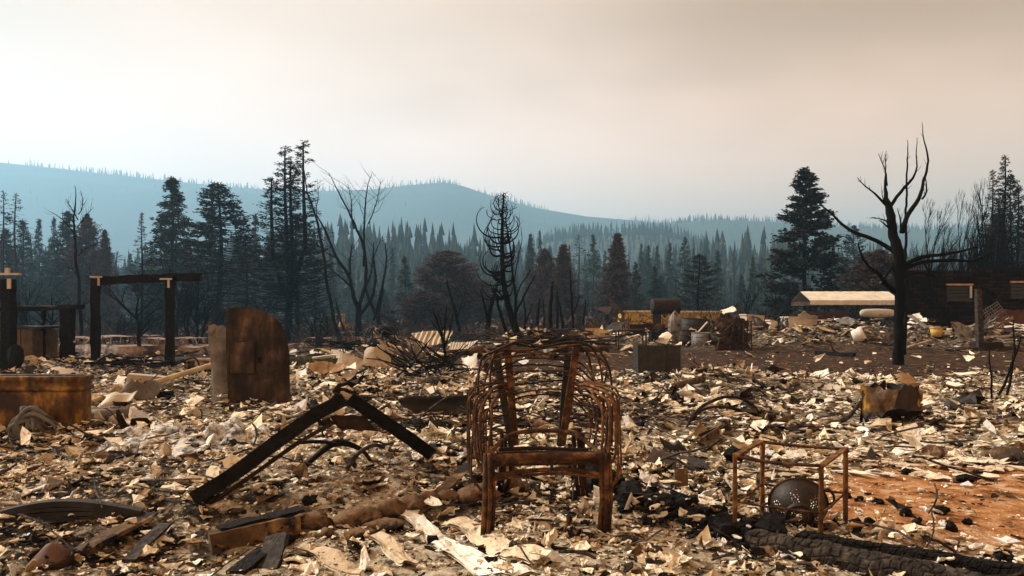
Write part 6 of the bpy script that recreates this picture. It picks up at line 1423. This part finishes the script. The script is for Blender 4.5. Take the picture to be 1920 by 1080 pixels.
bx_(1414, 618, 36, 26, 'tin', 'tan box leaning behind the tall rack', .2); bx_(1340, 622, 36, 24, 'rust_plain', 'brownish box between the vat and crumpled sheet', -.2); bx_(1505, 622, 54, 26, 'tin', 'grey brown chest in the large debris heap', .05, 'chest', 'metal_chest'); bx_(1448, 622, 18, 20, 'tin_pale', 'small pale box standing in the far debris', .5)
bx_(985, 622, 40, 24, 'soot_metal', 'dark boxy wreck behind the forked burnt tree', .2); bx_(945, 628, 40, 16, 'tin_pale', 'low pale box near the burnt drum', .05); bx_(1038, 632, 60, 14, 'soot_metal', 'flat dark chest beyond the brush behind the chair', -.1); bx_(1100, 610, 42, 22, 'char', 'black burnt boxy heap past the charred saplings', .2); bx_(1860, 657, 46, 14, 'rust_dark', 'low dark rusty block at the foot of the grey post', .0); bx_(1240, 640, 40, 18, 'char', 'dark box behind the rusty table', .1); bx_(1205, 628, 44, 20, 'rust_dark', 'rust dark engine block near the table', -.1); bx_(885, 634, 30, 20, 'rust_plain', 'brown box at the burnt drum', .3)

# ------------------------------------------------------------------ carport, red trailer, tank, debris heap
d = 56.0; x0, x1 = W(1519, 0, d)[0], W(1690, 0, d)[0]; zf, zr = W(0, 571, d)[2], W(0, 549, d)[2]; zg = g1(x0, d)
cp = thing('carport', 'long pale metal carport roof on thin posts', 'carport', ((x0+x1)/2, d, zg))
prof_ = [(0, zf-.0), (.02, zf+.30), (1.9, zr+.16), (3.74, zf+.30), (3.76, zf)]
n = 19
for k in range(n):
    xa, xb = x0+(x1-x0)*k/n, x0+(x1-x0)*(k+1)/n-.012; V = []
    for (yy_, z_) in prof_: V += [(xa, d+yy_, z_+.012*(k % 2)), (xb, d+yy_, z_+.012*(k % 2))]
    V = np.array(V); m_ = len(prof_); i = np.arange(m_-1)*2
    mb = MB().add(np.concatenate([V, V-[0, 0, .03]]), np.stack([i, i+1, i+3, i+2], -1), np.stack([i+2, i+3, i+1, i], -1)+len(V)); build('roof_panel', mb, M['white_paint'], cp)
for k in range(7):
    x = x0+.2+(x1-x0-.4)*k/6
    for yy_ in (.05, 3.7): mb = MB().box((x, d+yy_, (zg+zf)/2), (.07, .07, zf-zg)); build('post', mb, M['soot_metal'], cp)
mb = MB().beam((x0, d+.05, zf-.05), (x1, d+.05, zf-.05), .06, .10); build('eave_beam', mb, M['soot_metal'], cp)
d = 50.0; x0, x1 = W(1496, 0, d)[0], W(1588, 0, d)[0]; zt = W(0, 584, d)[2]; zg = g1(x0, d)
trl = thing('red_trailer', 'dull red low sided trailer in front of the carport', 'trailer', ((x0+x1)/2, d, zg))
M['dull_red'] = mat('dull_red', [(.3, (.035, .014, .011)), (.7, (.085, .032, .025))], 3, rough=.8, bump=.2)
for k in range(3): mb = MB().box(((x0+x1)/2, d+.01*k, zt-.09-.2*k), (x1-x0, .05, .17)); build('side_board', mb, M['dull_red'], trl)
mb = MB().box(((x0+x1)/2, d+.9, zt-.62), (x1-x0, 1.8, .1)); build('deck', mb, M['dull_red'], trl)
for k in range(5): mb = MB().box((x0+(x1-x0)*k/4, d-.05, zt-.3), (.06, .05, .66)); build('stake', mb, M['dull_red'], trl)
for x in (x0+1, x1-.8): mb = MB().lathe([(.08, .1), (.28, .1), (.3, 0), (.28, -.1)], (x, d+.1, zg+.28), (0, 1, 0), 16); build('wheel', mb, M['soot_metal'], trl, True)
d = 29.5; p = W(1645, 587, d)
mb = MB().lathe([(0, -.66), (.06, -.655), (.12, -.60), (.15, -.45), (.165, 0), (.15, .45), (.12, .60), (.06, .655), (0, .66)], p, nrm([1, .08, 0]), 20); one('propane_tank', mb, 'enamel', 'long pale rounded tank lying on top of the debris heap', 'tank', smooth=True)
mb = MB(); p = gp(1610, 640); mb.lathe([(.16, -.2), (.23, -.19), (.25, -.05), (.24, 0), (.26, .06), (.27, .2), (.22, .21)], up(p, .18), nrm([.75, -.4, .35]), 20); one('ribbed_basket', mb, 'tin_pale', 'pale ribbed basket tipped over in the debris heap', 'basket', smooth=True)
p = gp(1756, 634); bk = thing('yellow_tub', 'small yellow plastic tub upright in debris', 'tub', p); q = p[1]/F
mb = MB().lathe([(0, 0), (9*q, 0), (11.5*q, 16*q), (10.5*q, 16*q), (8*q, .03), (0, .03)], up(p, .0), (0, 0, 1), 20); build('wall', mb, M['bucket'], bk, True)
mb = MB().lathe([(11.3*q, 15*q), (12.6*q, 15.5*q), (12.6*q, 17*q), (11.2*q, 17*q)], p, (0, 0, 1), 20); build('rim', mb, M['bucket'], bk, True)
corr(1782, 618, 34, 24, .5, 'yellowish corrugated sheet standing askew by the brick ruin', 'tin', 6, 3, .0)
mb = MB(); p = gp(1800, 642); q = p[1]/F; mb.sheet(p+[0, 0, 0], (62*q, .4, 2*q), (-2*q, .5, 38*q), 10, 8, lambda a, b: -.30*a*b+.05*np.sin(a*5), .012, .02); one('bent_sheet', mb, 'grey_metal', 'large grey bent sheet sloping down beside the grey post', 'sheet metal')
p = gp(1838, 656); mb = MB(); q = p[1]/F; mb.beam(up(p, -.05), W(1834, 542, p[1]), 11*q, 11*q, 6, .004, up=(0, 1, 0), taper=.8); one('wooden_post', mb, 'char_grey', 'weathered grey brown post standing before the brick ruin', 'post')
p = W(1868, 592, 27.5); ms = thing('wire_mesh', 'pale welded wire mesh panel tilted on edge by the grey post', 'wire mesh', (p[0], 27.5, g1(p[0], 27.5)))
u_ = np.array([.62, .1, .36]); v_ = np.array([-.36, .1, .58])
for k in range(9):
    t_ = (k/8-.5)*1.0
    mb = MB().tube([p+u_*t_-v_*.55, p+u_*t_+v_*.55+[0, .05*math.sin(k), 0]], .007, 4); build('wire', mb, M['grey_metal'], ms); mb = MB().tube([p+v_*t_*1.1-u_*.5, p+v_*t_*1.1+u_*.5], .007, 4); build('wire', mb, M['grey_metal'], ms)
# brick ruin
d = 36.0; zt = W(0, 507, d)[2]; zb = g1(20, d)-.1
rn = thing('brick_ruin', 'dark burnt brick house shell with empty window openings', 'building', (W(1820, 0, d)[0], d, zb))
XS = [(1690, 1776, 507, None), (1776, 1822, 507, (532, 563)), (1822, 1896, 504, None), (1896, 1960, 502, (527, 558)), (1960, 2040, 500, None)]
bw, bh = .36, .16   # courses large enough to tell apart from here
for a, b, pt_, hole in XS:
    xa, xb = W(a, 0, d)[0], W(b, 0, d)[0]; z1 = W(0, pt_, d)[2]
    segs = [(zb, z1)] if not hole else [(zb, W(0, hole[1], d)[2]), (W(0, hole[0], d)[2], z1)]
    for s0, s1 in segs: mb = MB().box(((xa+xb)/2, d+.13, (s0+s1)/2), (xb-xa-.002, .2, s1-s0)); build('wall', mb, M['mortar'], rn)
    if hole:
        z0_, z1_ = W(0, hole[1], d)[2], W(0, hole[0], d)[2]; fr_ = MB().box(((xa+xb)/2, d-.02, z1_-.04), (xb-xa+.1, .08, .08)); f_ = build('window', fr_, M['wood'], rn)
        mb = MB().box(((xa+xb)/2, d-.03, z0_-.03), (xb-xa+.16, .12, .06)); build('sill', mb, M['char_grey'], f_)
        if b == 1822: mb = MB().box((xb-.05, d-.018, (z0_+z1_)/2), (.09, .06, z1_-z0_-.2)); build('frame', mb, M['tin'], f_)
        for k in range(4): mb = MB().box(((xa+xb)/2, d+.08, z0_+(z1_-z0_)*(k+.4)/4.6), (xb-xa, .04, .13)); build('slat', mb, M['glass_soot'], f_)
bricks = []; br0 = mesh_np('brick', np.array([[a, b, c] for c in (-.5, .5) for b in (-.5, .5) for a in (-.5, .5)])*[bw-.03, .05, bh-.03], [np.array([[0, 2, 3, 1], [4, 5, 7, 6], [0, 1, 5, 4], [2, 6, 7, 3], [0, 4, 6, 2], [1, 3, 7, 5]])], M['brick'])
rows = int((zt-zb)/bh); xl, xr = W(1690, 0, d)[0], W(1935, 0, d)[0]; cnt = 0
rb = base_of(rn); stuffb = MB()
for r_ in range(rows, -1, -1):
    z = zb+bh*(r_+.5); py = 600-(z-H)*F/d
    for k in range(int((xr-xl)/bw)):
        x = xl+bw*(k+.5+(.5 if r_ % 2 else 0)); px = 960+x*F/d
        if any(h and a-6 < px < b+6 and h[0]-4 < py < h[1]+4 for a, b, t_, h in XS): continue
        if z > zt-.1 and rng.uniform() < .35: continue
        if cnt < 290:
            o = bpy.data.objects.new('brick', br0); COL.objects.link(o); o.parent = rn; o.location = Vector((x, d+.012+rng.normal(0, .006), z))-Vector(rb); cnt += 1
        else: stuffb.box((x, d+.012+rng.normal(0, .006), z), (bw-.03, .05, bh-.03))
if stuffb.n: o = build('bricks', stuffb, M['brick'], rn); o['kind'] = 'stuff'
mb = MB().box((W(1935, 0, d)[0], d+6.2, (zb+zt)/2), (5, .22, zt-zb)); build('rear_wall', mb, M['brick'], rn)
mb = MB(); mb.sheet((W(1872, 0, 30)[0], 30, g1(18.5, 30)), (1.6, .2, 0), (0, .2, 1.0), 8, 5, crumple(3, .1), .05, .04); one('broken_wall', mb, 'dull_red', 'reddish broken wall stub behind the wire mesh', 'wall')
p0 = gp(1530, 665); mb = MB(); mb.beam(up(p0, .05), up(gp(1602, 670), .06), .12, .11, 7, .012); mb.tube(jig([up(gp(1566, 667), .1), W(1561, 655, dof(1566, 667)), W(1557, 643, dof(1566, 667))], .01), [.03, .025, .01], 5); one('charred_log', mb, 'char', 'charred log with an upright prong on the dirt strip', 'log')
p0 = gp(1770, 658); mb = MB(); mb.beam(up(p0, .03), up(gp(1850, 657), .03), .1, .06, 4, .01); one('charred_log', mb, 'char_grey', 'thin charred board lying by the grey post', 'board')
# loose boards and scraps in the far heaps
HG = 'boards and scraps in the far debris heaps'
HC = MOUNDS[9:15]+[(-3.0, 24.0, 3.0, 2.2, 0), (-6.5, 27.5, 3.0, 3.0, 0), (.5, 25.0, 2.2, 2.2, 0)]
for k in range(160):
    c = HC[k % 9]; x, y = c[0]+rng.normal(0, .5)*c[2]*1.1, c[1]+rng.normal(0, .45)*c[3]-.4; z = g1(x, y); L_ = rng.uniform(.35, 1.3); an = rng.uniform(0, 6.28); el = rng.normal(.08, .25)
    dv = np.array([math.cos(an)*math.cos(el), math.sin(an)*math.cos(el), math.sin(el)])
    mb = MB(); kind = k % 4
    if kind < 2: mb.beam(np.array([x, y, z+.16])-dv*L_/2, np.array([x, y, z+.16])+dv*L_/2, rng.uniform(.05, .16), rng.uniform(.025, .06), 3, .008); nm, lb, ct_ = 'scrap_board', ['pale', 'black', 'thin', 'grey', 'brown', 'split', 'scorched', 'short'][(k*5+k//8) % 8]+' burnt board in far debris near '+far_label(960+x/y*F)[0].split('behind ')[1], 'board'
    else:
        s_ = np.array([-dv[1], dv[0], rng.normal(.3, .35)])*rng.uniform(.3, .7); mb.sheet(np.array([x, y, z+.12])-dv*L_*.35, dv*L_*.8, s_, 7, 5, crumple(k, .16, 2.5), .012, .06); nm, lb, ct_ = 'scrap_sheet', ['tan', 'sooty', 'dull', 'pale', 'rusty', 'grey', 'scorched', 'bent'][(k*5+k//8) % 8]+' crumpled sheet in far debris near '+far_label(960+x/y*F)[0].split('behind ')[1], 'sheet metal'
    one(nm, mb, ['wood', 'char_grey', 'tin', 'tin_pale', 'rust_plain', 'grey_metal', 'wood_burnt', 'tin'][(k*5+k//8) % 8], lb, ct_, HG)
# near debris: charred sticks, plus dark sheets added as shade of its hollows
for k in range(60):
    x, y = sample_near(1, 1.3, 5.6, 16, .66); x, y = float(x[0]), float(y[0])
    if zone_debris(np.array([x]), np.array([y]))[0] < .5 or zone_orange(np.array([x]), np.array([y]))[0] > .3: continue
    L_ = rng.uniform(.12, .32)*(1+.04*y); an = rng.uniform(0, 6.28); z = g1(x, y); mb = MB(); el = rng.normal(.05, .2)
    dv = np.array([math.cos(an), math.sin(an), math.sin(el)])
    if k % 2: mb.beam(np.array([x, y, z+.06])-dv*L_, np.array([x, y, z+.06])+dv*L_, rng.uniform(.02, .06), .02, 4, .004); nm, lb, ct_ = 'charred_stick', 'charred stick lying on plaster rubble by '+near(x, y), 'stick'
    else: mb.sheet(np.array([x, y, z+.05])-dv*L_*.5, dv*L_, np.array([-dv[1], dv[0], rng.normal(.2, .3)])*L_*.7, 6, 5, crumple(k, .12*L_*4, 2.5), .006, .07); nm, lb, ct_ = 'hollow_shade_scrap', 'curled dark sheet added as hollow shade on plaster rubble by '+near(x, y), 'scrap'
    one(nm, mb, ['rust_dark', 'char', 'soot_metal', 'char_grey', 'rust_plain', 'char'][k % 6], lb, ct_, 'dark scraps by '+near(x, y))
# grass patch and scorched weeds
n = 5200; x = rng.normal(0, 1, n)*1.1; y = rng.normal(0, 1, n)*.8; c = gp(598, 681); x = c[0]+x; y = c[1]+y; hgt = rng.uniform(.03, .09, n); a_ = rng.uniform(0, 6.28, n); z = gz(x, y)
V = np.stack([np.stack([x+.012*np.cos(a_), y+.012*np.sin(a_), z], -1), np.stack([x-.012*np.cos(a_), y-.012*np.sin(a_), z], -1), np.stack([x+rng.normal(0, .03, n), y+rng.normal(0, .03, n), z+hgt], -1)], 1).reshape(-1, 3)
o = bpy.data.objects.new('grass', mesh_np('grass', V, [np.arange(3*n).reshape(-1, 3)], M['grass'])); COL.objects.link(o); tag(o, 'small patch of surviving green grass beside the appliance', 'grass', None, 'stuff')
# scorched undergrowth closing the view under the trees
U_ = MB(); n = 2600
for k in range(n):
    y = rng.uniform(44, 135); x = rng.uniform(-.72, .72)*y; h = rng.uniform(.5, 2.6)*(.5+.9*float(vnoise(np.array([x*.12]), np.array([y*.12]), 4)[0])); z = g1(x, y)
    for q in range(3): U_.tube([(x, y, z-.1), (x+rng.normal(0, .15)*h, y, z+h*.5), (x+rng.normal(0, .4)*h, y+rng.normal(0, .3)*h, z+h*rng.uniform(.6, 1.1))], [.03, .022, .008], 3, cap=False)
build('undergrowth', U_, M['bark_far'], loc=(0, 0, 0), kind='stuff', label='bare scorched brush filling the ground beneath the trees', cat='undergrowth')
n = 5000; y = rng.uniform(60, 150, n); x = rng.uniform(-.75, .75, n)*y; z = gz(x, y); h = rng.uniform(.3, 1.9, n)*(.4+vnoise(x*.1, y*.1, 6))
v, f = clumps(np.stack([x, y, z+h*.5], -1), h*.55, 7, flat=.9)
o = bpy.data.objects.new('undergrowth', mesh_np('undergrowth', v, [f], M['needle_brown'])); COL.objects.link(o); tag(o, 'brown scorched bushes along the edge of the wood', 'undergrowth', None, 'stuff')
